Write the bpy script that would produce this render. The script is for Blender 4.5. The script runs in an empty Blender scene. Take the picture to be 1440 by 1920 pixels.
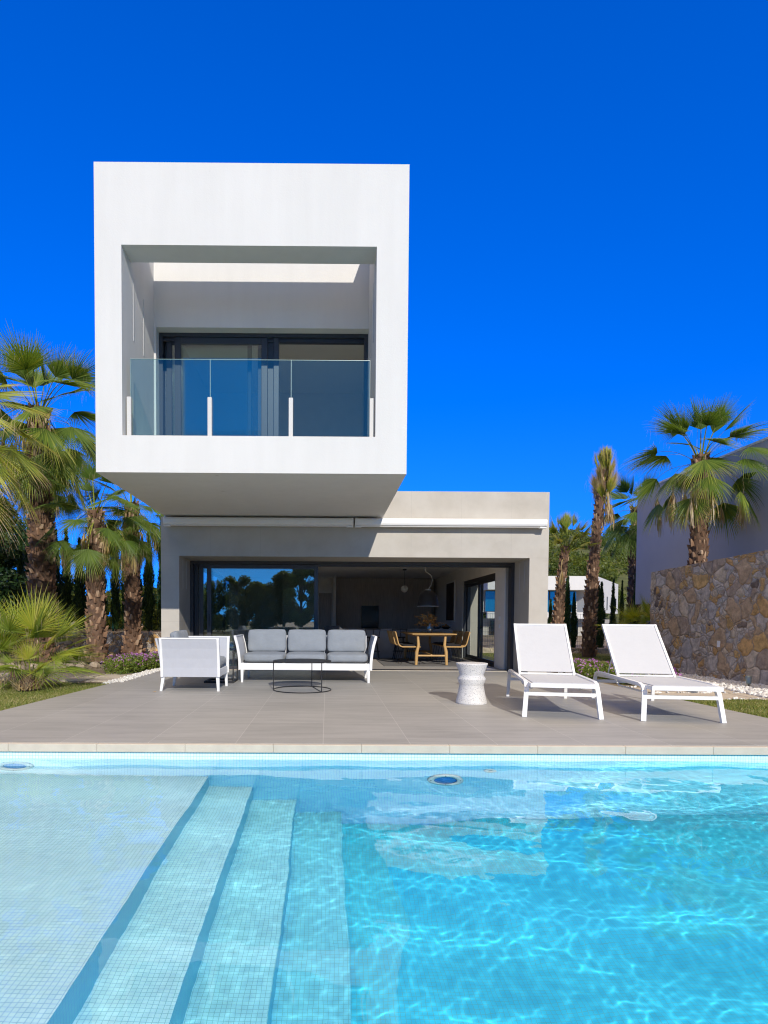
import bpy, bmesh, math, random
import numpy as np
from mathutils import Vector, Matrix, noise
R = math.radians
sc = bpy.context.scene
# ---------------------------------------------------------------- camera, sky, sun, exposure
cam_d = bpy.data.cameras.new("camera"); cam = bpy.data.objects.new("camera", cam_d)
sc.collection.objects.link(cam); sc.camera = cam
CP, CRL, CYW = -0.0334, 0.0056, 0.0037
_cp, _sp, _cr, _sr, _cy, _sy = math.cos(CP), math.sin(CP), math.cos(CRL), math.sin(CRL), math.cos(CYW), math.sin(CYW)
_right = Vector((_cy, -_sy, 0)); _f0 = Vector((_sy, _cy, 0)); _z = Vector((0, 0, 1))
_fw = _f0*_cp + _z*_sp; _up = _z*_cp - _f0*_sp
_R = _right*_cr + _up*_sr; _U = _up*_cr - _right*_sr
cam.matrix_world = Matrix(((_R.x, _U.x, -_fw.x, 0), (_R.y, _U.y, -_fw.y, 0), (_R.z, _U.z, -_fw.z, 1.1), (0, 0, 0, 1)))
cam_d.sensor_fit = 'VERTICAL'; cam_d.sensor_height = 36; cam_d.lens = 1100/1920*36
cam_d.shift_x = (720-617.5)/1920; cam_d.shift_y = (1198.5-960)/1920
cam_d.clip_start = 0.05; cam_d.clip_end = 3000
sc.view_settings.view_transform = 'Standard'; sc.view_settings.look = 'None'
sc.view_settings.exposure = 0.2; sc.view_settings.gamma = 1
sc.cycles.use_denoising = True
sc.cycles.pixel_filter_type = 'BLACKMAN_HARRIS'; sc.cycles.filter_width = 1.15
sc.cycles.max_bounces = 14; sc.cycles.diffuse_bounces = 7; sc.cycles.transparent_max_bounces = 48
sc.cycles.glossy_bounces = 5; sc.cycles.transmission_bounces = 10
sc.cycles.caustics_reflective = False; sc.cycles.caustics_refractive = True
sc.cycles.sample_clamp_indirect = 6
SUN_TINT = (.04, .44, .80, 1); SKY_TINT = (.0, .56, 1.75, 1); SKY_SAT = 1.0; SKY_STR = .15
TO_SUN = Vector((.185, -1, .521)).normalized()
world = bpy.data.worlds.new("World"); sc.world = world; world.use_nodes = True
_t = world.node_tree; _bg = _t.nodes['Background']
_s = _t.nodes.new('ShaderNodeTexSky'); _s.sky_type = 'NISHITA'; _s.sun_disc = False
_s.sun_elevation = math.asin(TO_SUN.z); _s.sun_rotation = math.atan2(TO_SUN.x, TO_SUN.y)
_s.altitude = 900; _s.air_density = 1.0; _s.dust_density = 0.15; _s.ozone_density = 2.5
# look a little above the horizon band of the model, where the air is clear and deep blue
_tc = _t.nodes.new('ShaderNodeTexCoord'); _mp = _t.nodes.new('ShaderNodeMapping'); _mp.inputs['Scale'].default_value = (1, 1, .8); _mp.inputs['Location'].default_value = (0, 0, .20)
_nv = _t.nodes.new('ShaderNodeVectorMath'); _nv.operation = 'NORMALIZE'
_t.links.new(_tc.outputs['Generated'], _mp.inputs['Vector']); _t.links.new(_mp.outputs[0], _nv.inputs[0]); _t.links.new(_nv.outputs[0], _s.inputs['Vector'])
_m = _t.nodes.new('ShaderNodeMix'); _m.data_type = 'RGBA'; _m.blend_type = 'MULTIPLY'; _m.inputs[7].default_value = SKY_TINT
# polariser-deep blue away from the sun, paler towards it
_dp = _t.nodes.new('ShaderNodeVectorMath'); _dp.operation = 'DOT_PRODUCT'; _dp.inputs[1].default_value = TO_SUN; _t.links.new(_tc.outputs['Generated'], _dp.inputs[0])
_mr = _t.nodes.new('ShaderNodeMapRange'); _mr.inputs['From Min'].default_value = -.12; _mr.inputs['From Max'].default_value = .45; _mr.inputs['To Min'].default_value = 1; _mr.inputs['To Max'].default_value = 0
_t.links.new(_dp.outputs['Value'], _mr.inputs['Value']); _m.inputs[0].default_value = 1
_mt = _t.nodes.new('ShaderNodeMix'); _mt.data_type = 'RGBA'; _t.links.new(_mr.outputs[0], _mt.inputs[0])
# the sky pales towards the horizon on the sun's side
_sz0 = _t.nodes.new('ShaderNodeSeparateXYZ'); _t.links.new(_tc.outputs['Generated'], _sz0.inputs[0])
_mh = _t.nodes.new('ShaderNodeMapRange'); _mh.inputs['From Min'].default_value = .22; _mh.inputs['From Max'].default_value = .04; _t.links.new(_sz0.outputs[2], _mh.inputs['Value'])
_mhc = _t.nodes.new('ShaderNodeMix'); _mhc.data_type = 'RGBA'; _mhc.inputs[6].default_value = SUN_TINT; _mhc.inputs[7].default_value = (.16, .62, 1.05, 1); _t.links.new(_mh.outputs[0], _mhc.inputs[0]); _t.links.new(_mhc.outputs[2], _mt.inputs[6])
_mh2 = _t.nodes.new('ShaderNodeMapRange'); _mh2.inputs['From Min'].default_value = .34; _mh2.inputs['From Max'].default_value = .02; _t.links.new(_sz0.outputs[2], _mh2.inputs['Value'])
_mhd = _t.nodes.new('ShaderNodeMix'); _mhd.data_type = 'RGBA'; _mhd.inputs[6].default_value = SKY_TINT; _mhd.inputs[7].default_value = (.085, .64, 1.6, 1); _t.links.new(_mh2.outputs[0], _mhd.inputs[0]); _t.links.new(_mhd.outputs[2], _mt.inputs[7])
_t.links.new(_mt.outputs[2], _m.inputs[7])
_h = _t.nodes.new('ShaderNodeHueSaturation'); _h.inputs['Saturation'].default_value = SKY_SAT
# overhead the sky is more neutral
_sz = _t.nodes.new('ShaderNodeSeparateXYZ'); _t.links.new(_tc.outputs['Generated'], _sz.inputs[0])
_mz = _t.nodes.new('ShaderNodeMapRange'); _mz.inputs['From Min'].default_value = .76; _mz.inputs['From Max'].default_value = .92; _t.links.new(_sz.outputs[2], _mz.inputs['Value'])
_m2 = _t.nodes.new('ShaderNodeMix'); _m2.data_type = 'RGBA'; _m2.blend_type = 'MULTIPLY'; _m2.inputs[0].default_value = 1; _m2.inputs[7].default_value = (22.0, 9.2, 2.75, 1); _t.links.new(_s.outputs[0], _m2.inputs[6])
_m3 = _t.nodes.new('ShaderNodeMix'); _m3.data_type = 'RGBA'; _t.links.new(_mz.outputs[0], _m3.inputs[0]); _t.links.new(_m.outputs[2], _m3.inputs[6]); _t.links.new(_m2.outputs[2], _m3.inputs[7])
_t.links.new(_s.outputs[0], _m.inputs[6]); _t.links.new(_m3.outputs[2], _h.inputs['Color']); _t.links.new(_h.outputs[0], _bg.inputs['Color'])
_bg.inputs['Strength'].default_value = SKY_STR
sun_d = bpy.data.lights.new("sun", 'SUN'); sun_d.energy = 3.35; sun_d.angle = R(0.5); sun_d.color = (1, .935, .835)
sun = bpy.data.objects.new("sun", sun_d); sc.collection.objects.link(sun)
sun.rotation_euler = TO_SUN.to_track_quat('Z', 'Y').to_euler()
sun_d.cycles.is_caustics_light = True

# ---------------------------------------------------------------- materials
def mat(name, base=(.8, .8, .8), rough=.6, metal=0, spec=.5, noise_amt=0, noise_scale=5, bump=0, bump_scale=80,
        stretch=(1, 1, 1), trans=0):
    """plain procedural surface: base colour varied by noise, fine bump, object coordinates"""
    m = bpy.data.materials.new(name); m.use_nodes = True; t = m.node_tree; b = t.nodes['Principled BSDF']
    b.inputs['Base Color'].default_value = (*base, 1); b.inputs['Roughness'].default_value = rough
    b.inputs['Metallic'].default_value = metal; b.inputs['Specular IOR Level'].default_value = spec
    tc = t.nodes.new('ShaderNodeTexCoord'); mp = t.nodes.new('ShaderNodeMapping'); mp.inputs['Scale'].default_value = stretch
    t.links.new(tc.outputs['Object'], mp.inputs['Vector'])
    if noise_amt:
        n = t.nodes.new('ShaderNodeTexNoise'); n.inputs['Scale'].default_value = noise_scale; n.inputs['Detail'].default_value = 6
        n.inputs['Roughness'].default_value = .6
        t.links.new(mp.outputs[0], n.inputs['Vector'])
        r = t.nodes.new('ShaderNodeMapRange'); r.inputs['From Min'].default_value = .25; r.inputs['From Max'].default_value = .75
        r.inputs['To Min'].default_value = 1-noise_amt; r.inputs['To Max'].default_value = 1+noise_amt
        t.links.new(n.outputs['Fac'], r.inputs['Value'])
        mx = t.nodes.new('ShaderNodeVectorMath'); mx.operation = 'SCALE'; mx.inputs[0].default_value = base
        t.links.new(r.outputs[0], mx.inputs['Scale']); t.links.new(mx.outputs[0], b.inputs['Base Color'])
    if bump:
        n2 = t.nodes.new('ShaderNodeTexNoise'); n2.inputs['Scale'].default_value = bump_scale; n2.inputs['Detail'].default_value = 4
        t.links.new(mp.outputs[0], n2.inputs['Vector'])
        bp = t.nodes.new('ShaderNodeBump'); bp.inputs['Strength'].default_value = bump; bp.inputs['Distance'].default_value = .01
        t.links.new(n2.outputs['Fac'], bp.inputs['Height']); t.links.new(bp.outputs[0], b.inputs['Normal'])
    return m
def N(t, typ, **kw):
    n = t.nodes.new(typ)
    for k, v in kw.items():
        if k in n.inputs.keys() if isinstance(k, str) else False: n.inputs[k].default_value = v
        else: setattr(n, k, v)
    return n
def L(t, a, b): t.links.new(a, b)
def ramp(t, fac, stops, interp='LINEAR'):
    r = t.nodes.new('ShaderNodeValToRGB'); r.color_ramp.interpolation = interp
    e = r.color_ramp.elements
    while len(e) < len(stops): e.new(.5)
    for i, (p, c) in enumerate(stops):
        e[i].position = p; e[i].color = (*c, 1) if len(c) == 3 else c
    t.links.new(fac, r.inputs['Fac']); return r.outputs['Color']
def math_(t, op, a, b=None, c=None):
    n = t.nodes.new('ShaderNodeMath'); n.operation = op
    for i, v in enumerate((a, b, c)):
        if v is None: continue
        if isinstance(v, (int, float)): n.inputs[i].default_value = v
        else: t.links.new(v, n.inputs[i])
    return n.outputs[0]
def mixc(t, fac, a, b, mode='MIX'):
    n = t.nodes.new('ShaderNodeMix'); n.data_type = 'RGBA'; n.blend_type = mode
    for i, v in ((0, fac), (6, a), (7, b)):
        if isinstance(v, (int, float)): n.inputs[i].default_value = v
        elif isinstance(v, tuple): n.inputs[i].default_value = (*v, 1)
        else: t.links.new(v, n.inputs[i])
    return n.outputs[2]
def line_mask(t, coord, pitch, width, offset=0.0):
    """1 on thin lines every `pitch` metres along a scalar coordinate"""
    a = math_(t, 'ADD', coord, 1000*pitch+offset); m = math_(t, 'MODULO', a, pitch)
    return math_(t, 'LESS_THAN', m, width)
def newmat(name):
    m = bpy.data.materials.new(name); m.use_nodes = True; t = m.node_tree
    return m, t, t.nodes['Principled BSDF']
def xyz(t, world_=False):
    if world_:
        g = t.nodes.new('ShaderNodeNewGeometry'); src = g.outputs['Position']
    else:
        g = t.nodes.new('ShaderNodeTexCoord'); src = g.outputs['Object']
    s = t.nodes.new('ShaderNodeSeparateXYZ'); t.links.new(src, s.inputs[0]); return s.outputs[0], s.outputs[1], s.outputs[2], src
def noise_(t, vec, scale, detail=5, rough=.55, stretch=None):
    if stretch:
        mp = t.nodes.new('ShaderNodeMapping'); mp.inputs['Scale'].default_value = stretch; t.links.new(vec, mp.inputs['Vector']); vec = mp.outputs[0]
    n = t.nodes.new('ShaderNodeTexNoise'); n.inputs['Scale'].default_value = scale; n.inputs['Detail'].default_value = detail
    n.inputs['Roughness'].default_value = rough; t.links.new(vec, n.inputs['Vector']); return n.outputs['Fac']
def bump_(t, b, h, strength=.3, dist=.01, prev=None):
    bp = t.nodes.new('ShaderNodeBump'); bp.inputs['Strength'].default_value = strength; bp.inputs['Distance'].default_value = dist
    t.links.new(h, bp.inputs['Height'])
    if prev is not None: t.links.new(prev, bp.inputs['Normal'])
    t.links.new(bp.outputs[0], b.inputs['Normal']); return bp.outputs[0]

def m_plaster():
    m, t, b = newmat('white_plaster'); x, y, z, p = xyz(t, True)
    big = noise_(t, p, .9, 5); fine = noise_(t, p, 60, 3); streak = noise_(t, p, 3, 4, stretch=(2, 2, .25))
    c = ramp(t, math_(t, 'MULTIPLY_ADD', streak, .5, math_(t, 'MULTIPLY', big, .5)), [(.3, (.655, .645, .62)), (.7, (.71, .70, .675))])
    sp = noise_(t, p, 2.3, 2); spot = ramp(t, sp, [(.765, (1, 1, 1)), (.80, (.8, .79, .77))])
    L(t, mixc(t, 1.0, c, spot, 'MULTIPLY'), b.inputs['Base Color']); b.inputs['Roughness'].default_value = .85
    b.inputs['Specular IOR Level'].default_value = .25
    bump_(t, b, fine, .35, .004); return m
def m_render():
    """beige-grey cement render of the ground floor with shallow joints"""
    m, t, b = newmat('beige_render'); x, y, z, p = xyz(t, True)
    cl = noise_(t, p, 1.6, 6, .62); fine = noise_(t, p, 90, 3)
    c = ramp(t, cl, [(.3, (.44, .405, .35)), (.5, (.49, .455, .40)), (.72, (.53, .50, .445))])
    jx = line_mask(t, x, 1.0, .005, .34); jz = line_mask(t, z, 1.31, .005, .27)
    j = math_(t, 'MAXIMUM', jx, jz)
    L(t, mixc(t, math_(t, 'MULTIPLY', j, .35), c, (.27, .255, .23)), b.inputs['Base Color'])
    b.inputs['Roughness'].default_value = .8; bump_(t, b, math_(t, 'SUBTRACT', fine, math_(t, 'MULTIPLY', j, 1.5)), .2, .003); return m
def m_tile(name, base, dx=.776, dy=.776, ox=.034, oy=0, grout=.55, line=.004):
    m, t, b = newmat(name); x, y, z, p = xyz(t, True)
    st = noise_(t, p, 2.2, 7, .6, stretch=(.55, 3.5, 1)); fine = noise_(t, p, 30, 4, .6, stretch=(.4, 3, 1)); big = noise_(t, p, .7, 4)
    k = math_(t, 'ADD', math_(t, 'MULTIPLY', st, .55), math_(t, 'MULTIPLY', fine, .25)); k = math_(t, 'ADD', k, math_(t, 'MULTIPLY', big, .2))
    lo = tuple(v*.83 for v in base); hi = tuple(v*1.14 for v in base)
    c = ramp(t, k, [(.36, lo), (.5, base), (.66, hi)])
    # per tile tone
    ix = math_(t, 'FLOOR', math_(t, 'DIVIDE', math_(t, 'ADD', x, ox), dx)); iy = math_(t, 'FLOOR', math_(t, 'DIVIDE', math_(t, 'ADD', y, oy), dy))
    cb = t.nodes.new('ShaderNodeCombineXYZ'); L(t, ix, cb.inputs[0]); L(t, iy, cb.inputs[1])
    wn = t.nodes.new('ShaderNodeTexWhiteNoise'); wn.noise_dimensions = '2D'; L(t, cb.outputs[0], wn.inputs['Vector'])
    tone = math_(t, 'MULTIPLY_ADD', wn.outputs['Value'], .10, .95)
    sc_ = t.nodes.new('ShaderNodeVectorMath'); sc_.operation = 'SCALE'; L(t, c, sc_.inputs[0]); L(t, tone, sc_.inputs['Scale'])
    j = math_(t, 'MAXIMUM', line_mask(t, x, dx, line, ox), line_mask(t, y, dy, line, oy))
    L(t, mixc(t, math_(t, 'MULTIPLY', j, grout), sc_.outputs[0], tuple(min(1, v*1.5) for v in base)), b.inputs['Base Color'])
    b.inputs['Roughness'].default_value = .55; b.inputs['Specular IOR Level'].default_value = .35
    bump_(t, b, fine, .12, .002); return m
def m_mosaic():
    m, t, b = newmat('pool_mosaic'); x, y, z, p = xyz(t, True)
    g = t.nodes.new('ShaderNodeNewGeometry'); sn = t.nodes.new('ShaderNodeSeparateXYZ'); L(t, g.outputs['True Normal'], sn.inputs[0])
    P = .0254; W = .0032
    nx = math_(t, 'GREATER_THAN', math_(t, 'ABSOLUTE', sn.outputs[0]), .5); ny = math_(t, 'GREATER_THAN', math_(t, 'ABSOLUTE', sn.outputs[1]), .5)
    nz = math_(t, 'GREATER_THAN', math_(t, 'ABSOLUTE', sn.outputs[2]), .5)
    lx = math_(t, 'MULTIPLY', line_mask(t, x, P, W, .01), math_(t, 'SUBTRACT', 1, nx)); ly = math_(t, 'MULTIPLY', line_mask(t, y, P, W, .013), math_(t, 'SUBTRACT', 1, ny))
    lz = math_(t, 'MULTIPLY', line_mask(t, z, P, W, .017), math_(t, 'SUBTRACT', 1, nz))
    j = math_(t, 'MAXIMUM', math_(t, 'MAXIMUM', lx, ly), lz)
    cb = t.nodes.new('ShaderNodeCombineXYZ')
    for i, v in enumerate((x, y, z)): L(t, math_(t, 'FLOOR', math_(t, 'DIVIDE', math_(t, 'ADD', v, (.01, .013, .017)[i]), P)), cb.inputs[i])
    wn = t.nodes.new('ShaderNodeTexWhiteNoise'); L(t, cb.outputs[0], wn.inputs['Vector'])
    c = ramp(t, wn.outputs['Value'], [(0, (.80, .87, .89)), (.5, (.85, .90, .92)), (1, (.90, .93, .94))])
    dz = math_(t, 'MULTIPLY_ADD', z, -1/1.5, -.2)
    c = mixc(t, 1.0, c, ramp(t, dz, [(0, (.84, .95, 1)), (.28, (.64, .92, 1)), (.55, (.42, .88, .97)), (1, (.03, .66, .88))]), 'MULTIPLY')  # light absorbed by deeper water is painted into the tile colour
    c = mixc(t, math_(t, 'MULTIPLY', nx, math_(t, 'LESS_THAN', z, -.3)), c, mixc(t, 1.0, c, (.34, .80, .97), 'MULTIPLY'))  # risers and end walls painted bluer, standing in for shade and absorbed light
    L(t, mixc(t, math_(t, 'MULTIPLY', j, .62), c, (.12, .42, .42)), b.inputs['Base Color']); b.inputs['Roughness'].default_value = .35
    return m
def m_glass(name, ior=2.1, tint=(.86, .93, .91), rough=0.0):
    """thin pane: lets light through, mirrors by angle"""
    m = bpy.data.materials.new(name); m.use_nodes = True; t = m.node_tree; t.nodes.clear()
    o = t.nodes.new('ShaderNodeOutputMaterial'); mx = t.nodes.new('ShaderNodeMixShader'); tr = t.nodes.new('ShaderNodeBsdfTransparent'); gl = t.nodes.new('ShaderNodeBsdfGlossy')
    tr.inputs[0].default_value = (*tint, 1); gl.inputs['Roughness'].default_value = rough; gl.inputs[0].default_value = (1, 1, 1, 1)
    fr = t.nodes.new('ShaderNodeFresnel'); fr.inputs['IOR'].default_value = ior
    # the same mirror strength from either side of the thin pane
    g = t.nodes.new('ShaderNodeNewGeometry'); io = math_(t, 'ADD', math_(t, 'MULTIPLY', g.outputs['Backfacing'], 1/ior-ior), ior)
    L(t, io, fr.inputs['IOR'])
    L(t, fr.outputs[0], mx.inputs[0]); L(t, tr.outputs[0], mx.inputs[1]); L(t, gl.outputs[0], mx.inputs[2]); L(t, mx.outputs[0], o.inputs[0]); return m

def m_water():
    m = bpy.data.materials.new('pool_water'); m.use_nodes = True; t = m.node_tree; t.nodes.clear()
    o = t.nodes.new('ShaderNodeOutputMaterial')
    g = t.nodes.new('ShaderNodeBsdfGlass'); g.inputs['IOR'].default_value = 1.33; g.inputs['Roughness'].default_value = 0; g.inputs['Color'].default_value = (1.13, 1.21, 1.25, 1); g.distribution = 'GGX'
    L(t, g.outputs[0], o.inputs['Surface'])
    return m

M = {}
M['plaster'] = m_plaster(); M['render'] = m_render()
M['tile'] = m_tile('terrace_tile', (.375, .367, .345), grout=.7, line=.0055); M['floor_in'] = m_tile('indoor_tile', (.50, .46, .41))
M['coping'] = mat('coping_stone', (.57, .505, .41), .6, noise_amt=.10, noise_scale=6, bump=.1, bump_scale=60, stretch=(1, 4, 1))
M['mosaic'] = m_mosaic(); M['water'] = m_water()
M['glass'] = m_glass('window_glass', 2.6, (.80, .88, .87)); M['bal_glass'] = m_glass('balustrade_glass', 1.75, (.80, .92, .915))
M['frame'] = mat('anthracite_aluminium', (.065, .066, .075), .38, metal=.35, noise_amt=.03)
M['white_metal'] = mat('white_powder_coat', (.86, .86, .85), .42, noise_amt=.02, bump=.03, bump_scale=400)
M['black'] = mat('black_steel', (.018, .018, .02), .45, bump=.03, bump_scale=300)
M['wall_in'] = mat('indoor_wall', (.84, .81, .77), .8, noise_amt=.04, bump=.1)
M['ceil_in'] = mat('indoor_ceiling', (.86, .84, .81), .85, noise_amt=.02)
M['cabinet'] = mat('cabinet_veneer', (.50, .44, .40), .55, noise_amt=.22, noise_scale=7, stretch=(6, 6, .4))
M['oven'] = mat('oven_glass', (.006, .006, .007), .12)
M['grey_stone'] = mat('dark_counter', (.40, .38, .38), .45, noise_amt=.1)

# ---------------------------------------------------------------- mesh builder
class MB:
    def __init__(s): s.v = []; s.f = []; s.sm = []; s.mi = []; s.T = Matrix.Identity(4); s.cur = 0
    def add(s, vs, fs, smooth=False):
        o = len(s.v); s.v += [tuple(s.T @ Vector(p)) for p in vs]
        for f in fs: s.f.append(tuple(i+o for i in f)); s.sm.append(smooth); s.mi.append(s.cur)
        return s
    def box(s, x0, x1, y0, y1, z0, z1, b=0.0):
        if x0 > x1: x0, x1 = x1, x0
        if y0 > y1: y0, y1 = y1, y0
        if z0 > z1: z0, z1 = z1, z0
        if b <= 0:
            return s.add([(x0,y0,z0),(x1,y0,z0),(x1,y1,z0),(x0,y1,z0),(x0,y0,z1),(x1,y0,z1),(x1,y1,z1),(x0,y1,z1)],
                         [(0,3,2,1),(4,5,6,7),(0,1,5,4),(1,2,6,5),(2,3,7,6),(3,0,4,7)])
        b = min(b, (x1-x0)*.49, (y1-y0)*.49, (z1-z0)*.49)
        X = (x0, x1); Y = (y0, y1); Z = (z0, z1); vs = []; idx = {}
        for i in (0, 1):
            for j in (0, 1):
                for k in (0, 1):
                    sx, sy, sz = (1-2*i)*b, (1-2*j)*b, (1-2*k)*b
                    for a, d in enumerate(((0, sy, sz), (sx, 0, sz), (sx, sy, 0))):
                        idx[i, j, k, a] = len(vs); vs.append((X[i]+d[0], Y[j]+d[1], Z[k]+d[2]))
        F = []; I = idx
        for i in (0, 1):
            q = [I[i,0,0,0], I[i,1,0,0], I[i,1,1,0], I[i,0,1,0]]; F.append(q if i else q[::-1])
            q = [I[0,i,0,1], I[1,i,0,1], I[1,i,1,1], I[0,i,1,1]]; F.append(q[::-1] if i else q)
            q = [I[0,0,i,2], I[1,0,i,2], I[1,1,i,2], I[0,1,i,2]]; F.append(q if i else q[::-1])
        for j in (0, 1):
            for k in (0, 1): q = [I[0,j,k,1], I[1,j,k,1], I[1,j,k,2], I[0,j,k,2]]; F.append(q if (j ^ k) else q[::-1])
        for i in (0, 1):
            for k in (0, 1): q = [I[i,0,k,0], I[i,1,k,0], I[i,1,k,2], I[i,0,k,2]]; F.append(q[::-1] if (i ^ k) else q)
        for i in (0, 1):
            for j in (0, 1): q = [I[i,j,0,0], I[i,j,1,0], I[i,j,1,1], I[i,j,0,1]]; F.append(q if (i ^ j) else q[::-1])
        for i in (0, 1):
            for j in (0, 1):
                for k in (0, 1): q = [I[i,j,k,0], I[i,j,k,1], I[i,j,k,2]]; F.append(q if (i+j+k) % 2 else q[::-1])
        return s.add(vs, F)
    def tube(s, pts, r, n=10, cap=True, closed=False, sq=None):
        """round tube along points; r a number or a list; sq=(w,h) gives a rectangular section"""
        P = [Vector(p) for p in pts]; m = len(P); rr = r if isinstance(r, (list, tuple)) else [r]*m
        vs = []; up = None
        for i, p in enumerate(P):
            if closed: d = (P[(i+1) % m]-P[i-1])
            else: d = (P[min(i+1, m-1)]-P[max(i-1, 0)])
            d.normalize()
            if up is None: up = Vector((0, 0, 1)) if abs(d.z) < .9 else Vector((0, 1, 0))
            a = d.cross(up); a.normalize(); b = a.cross(d); b.normalize(); up = b
            if sq:
                w, h = sq[0]/2*rr[i], sq[1]/2*rr[i]
                for u, v_ in ((-w, -h), (w, -h), (w, h), (-w, h)): vs.append(p+a*u+b*v_)
            else:
                for k in range(n):
                    th = 2*math.pi*k/n; vs.append(p+(a*math.cos(th)+b*math.sin(th))*rr[i])
        q = 4 if sq else n; F = []
        for i in range(m if closed else m-1):
            for k in range(q):
                i2 = (i+1) % m; F.append((i*q+k, i*q+(k+1) % q, i2*q+(k+1) % q, i2*q+k))
        s.add(vs, F, smooth=not sq)
        if cap and not closed: s.add([vs[k] for k in range(q)], [tuple(range(q))[::-1]]); s.add([vs[(m-1)*q+k] for k in range(q)], [tuple(range(q))])
        return s
    def lathe(s, prof, c=(0, 0), n=40, smooth=True):
        vs = []; F = []
        for r, z in prof:
            for k in range(n): th = 2*math.pi*k/n; vs.append((c[0]+r*math.cos(th), c[1]+r*math.sin(th), z))
        m = len(prof)
        for i in range(m-1):
            for k in range(n): F.append((i*n+k, i*n+(k+1) % n, (i+1)*n+(k+1) % n, (i+1)*n+k))
        s.add(vs, F, smooth)
        if prof[0][0] > 1e-4: s.add([vs[k] for k in range(n)], [tuple(range(n))[::-1]])
        if prof[-1][0] > 1e-4: s.add([vs[(m-1)*n+k] for k in range(n)], [tuple(range(n))])
        return s
    def prism(s, poly, z0, z1):
        n = len(poly); vs = [(x, y, z0) for x, y in poly]+[(x, y, z1) for x, y in poly]
        return s.add(vs, [tuple(range(n))[::-1], tuple(range(n, 2*n))]+[(i, (i+1) % n, n+(i+1) % n, n+i) for i in range(n)])
    def build(s, name, material, parent=None, origin=None, recalc=False, **tags):
        me = bpy.data.meshes.new(name); o = bpy.data.objects.new(name, me)
        org = Vector(origin) if origin is not None else Vector((0, 0, 0))
        if parent is not None and origin is None: org = Vector(parent.get('_org', (0, 0, 0)))
        V = np.array(s.v, dtype=np.float32)-np.array(org, dtype=np.float32)
        me.from_pydata(V.tolist(), [], s.f)
        me.polygons.foreach_set('use_smooth', s.sm)
        for mt in (material if isinstance(material, (list, tuple)) else [material]): me.materials.append(mt)
        if isinstance(material, (list, tuple)): me.polygons.foreach_set('material_index', s.mi)
        if recalc:
            bm = bmesh.new(); bm.from_mesh(me); bmesh.ops.recalc_face_normals(bm, faces=bm.faces); bm.to_mesh(me); bm.free()
        me.update(); sc.collection.objects.link(o)
        if parent is not None:
            o.parent = parent; o['_org'] = tuple(org)
            po = Vector(parent.get('_org', (0, 0, 0))); o.location = org-po
        else: o.location = org; o['_org'] = tuple(org)
        tag(o, **tags); return o
def tag(o, label=None, cat=None, group=None, kind=None):
    if label: o['label'] = label
    if cat: o['category'] = cat
    if group: o['group'] = group
    if kind: o['kind'] = kind
    return o
def thing(name, label, cat, loc=(0, 0, 0), rz=0, group=None, kind=None):
    o = bpy.data.objects.new(name, None); sc.collection.objects.link(o); o.location = loc; o.rotation_euler = (0, 0, rz)
    o['_org'] = tuple(loc) if rz == 0 else (0, 0, 0)
    tag(o, label, cat, group, kind); return o
def local_thing(*a, **k):
    """a thing whose parts are modelled in its own coordinates"""
    o = thing(*a, **k); o['_org'] = (0, 0, 0); return o
def kids(o): return [c for c in bpy.data.objects if c.parent == o]
def copy_tree(o, parent=None):
    c = o.copy(); sc.collection.objects.link(c)
    if parent is not None: c.parent = parent
    for ch in kids(o): copy_tree(ch, c)
    return c
M['edge'] = mat('cut_glass_edge', (.26, .40, .39), .3)
M['strip'] = mat('light_diffuser', (.60, .59, .57), .6)
# ================================================================ HOUSE
Y1, Y2, Y3 = 8.226, 11.75, 12.68             # tower front, ground-floor facade, glazing plane
TX0, TX1, TZ0, TZ1 = -3.221, 1.09, 3.128, 7.324
OX0, OX1, OZ0, OZ1 = -2.852, .653, 3.637, 6.22   # opening of the tower front
LX0, LX1, LZ1 = -3.32, 4.412, 3.66
DX0, DX1, DZ1 = -2.96, 4.035, 2.35            # ground-floor opening
YB = 22.0
house = thing('house', 'modern two storey house, white cube upper floor jutting out over a beige ground floor', 'house', (0, Y2, 0))
b = MB()
b.box(TX0, OX0, Y1, 9.74, TZ0, TZ1); b.box(OX1, TX1, Y1, 9.74, TZ0, TZ1)
b.box(OX0, OX1, Y1, Y1+.10, OZ1, TZ1); b.box(OX0, OX1, Y1+.10, Y1+.40, OZ1, OZ1+.22)      # lintel with thin parapet
b.box(OX0, OX1, Y1, Y1+.22, TZ0, OZ0); b.box(OX0, OX1, Y1+.22, 9.74, TZ0, OZ0-.02)          # sill and balcony slab
b.box(TX0, TX1, 9.74, 10.02, 5.85, TZ1); b.box(TX0, OX0+.03, 9.74, 10.02, TZ0, 5.85); b.box(OX1, TX1, 9.74, 10.02, TZ0, 5.85)
b.box(OX0+.03, OX1, 9.74, 10.02, TZ0, OZ0-.02)
b.box(TX0, TX1, 10.02, 18.5, TZ0, OZ0-.02); b.box(TX0, TX1, 10.02, 18.5, 6.55, TZ1)
b.box(TX0, TX0+.3, 10.02, 18.5, OZ0-.02, 6.55); b.box(TX1-.3, TX1, 10.02, 18.5, OZ0-.02, 6.55); b.box(TX0+.3, TX1-.3, 18.2, 18.5, OZ0-.02, 6.55)
b.build('upper_wall', M['plaster'], house)
b = MB()
b.box(LX0, DX0, Y2, Y3+.3, 0, DZ1); b.box(DX1, LX1, Y2, Y3+.3, 0, DZ1)
b.box(LX0, LX1, Y2, Y3+.3, DZ1, TZ0); b.box(TX1, LX1, Y2, Y2+.3, TZ0, LZ1)
b.box(LX1-.3, LX1, Y2+.3, YB, TZ0, LZ1); b.box(TX1, LX1, YB-.3, YB, 0, LZ1)
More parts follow.
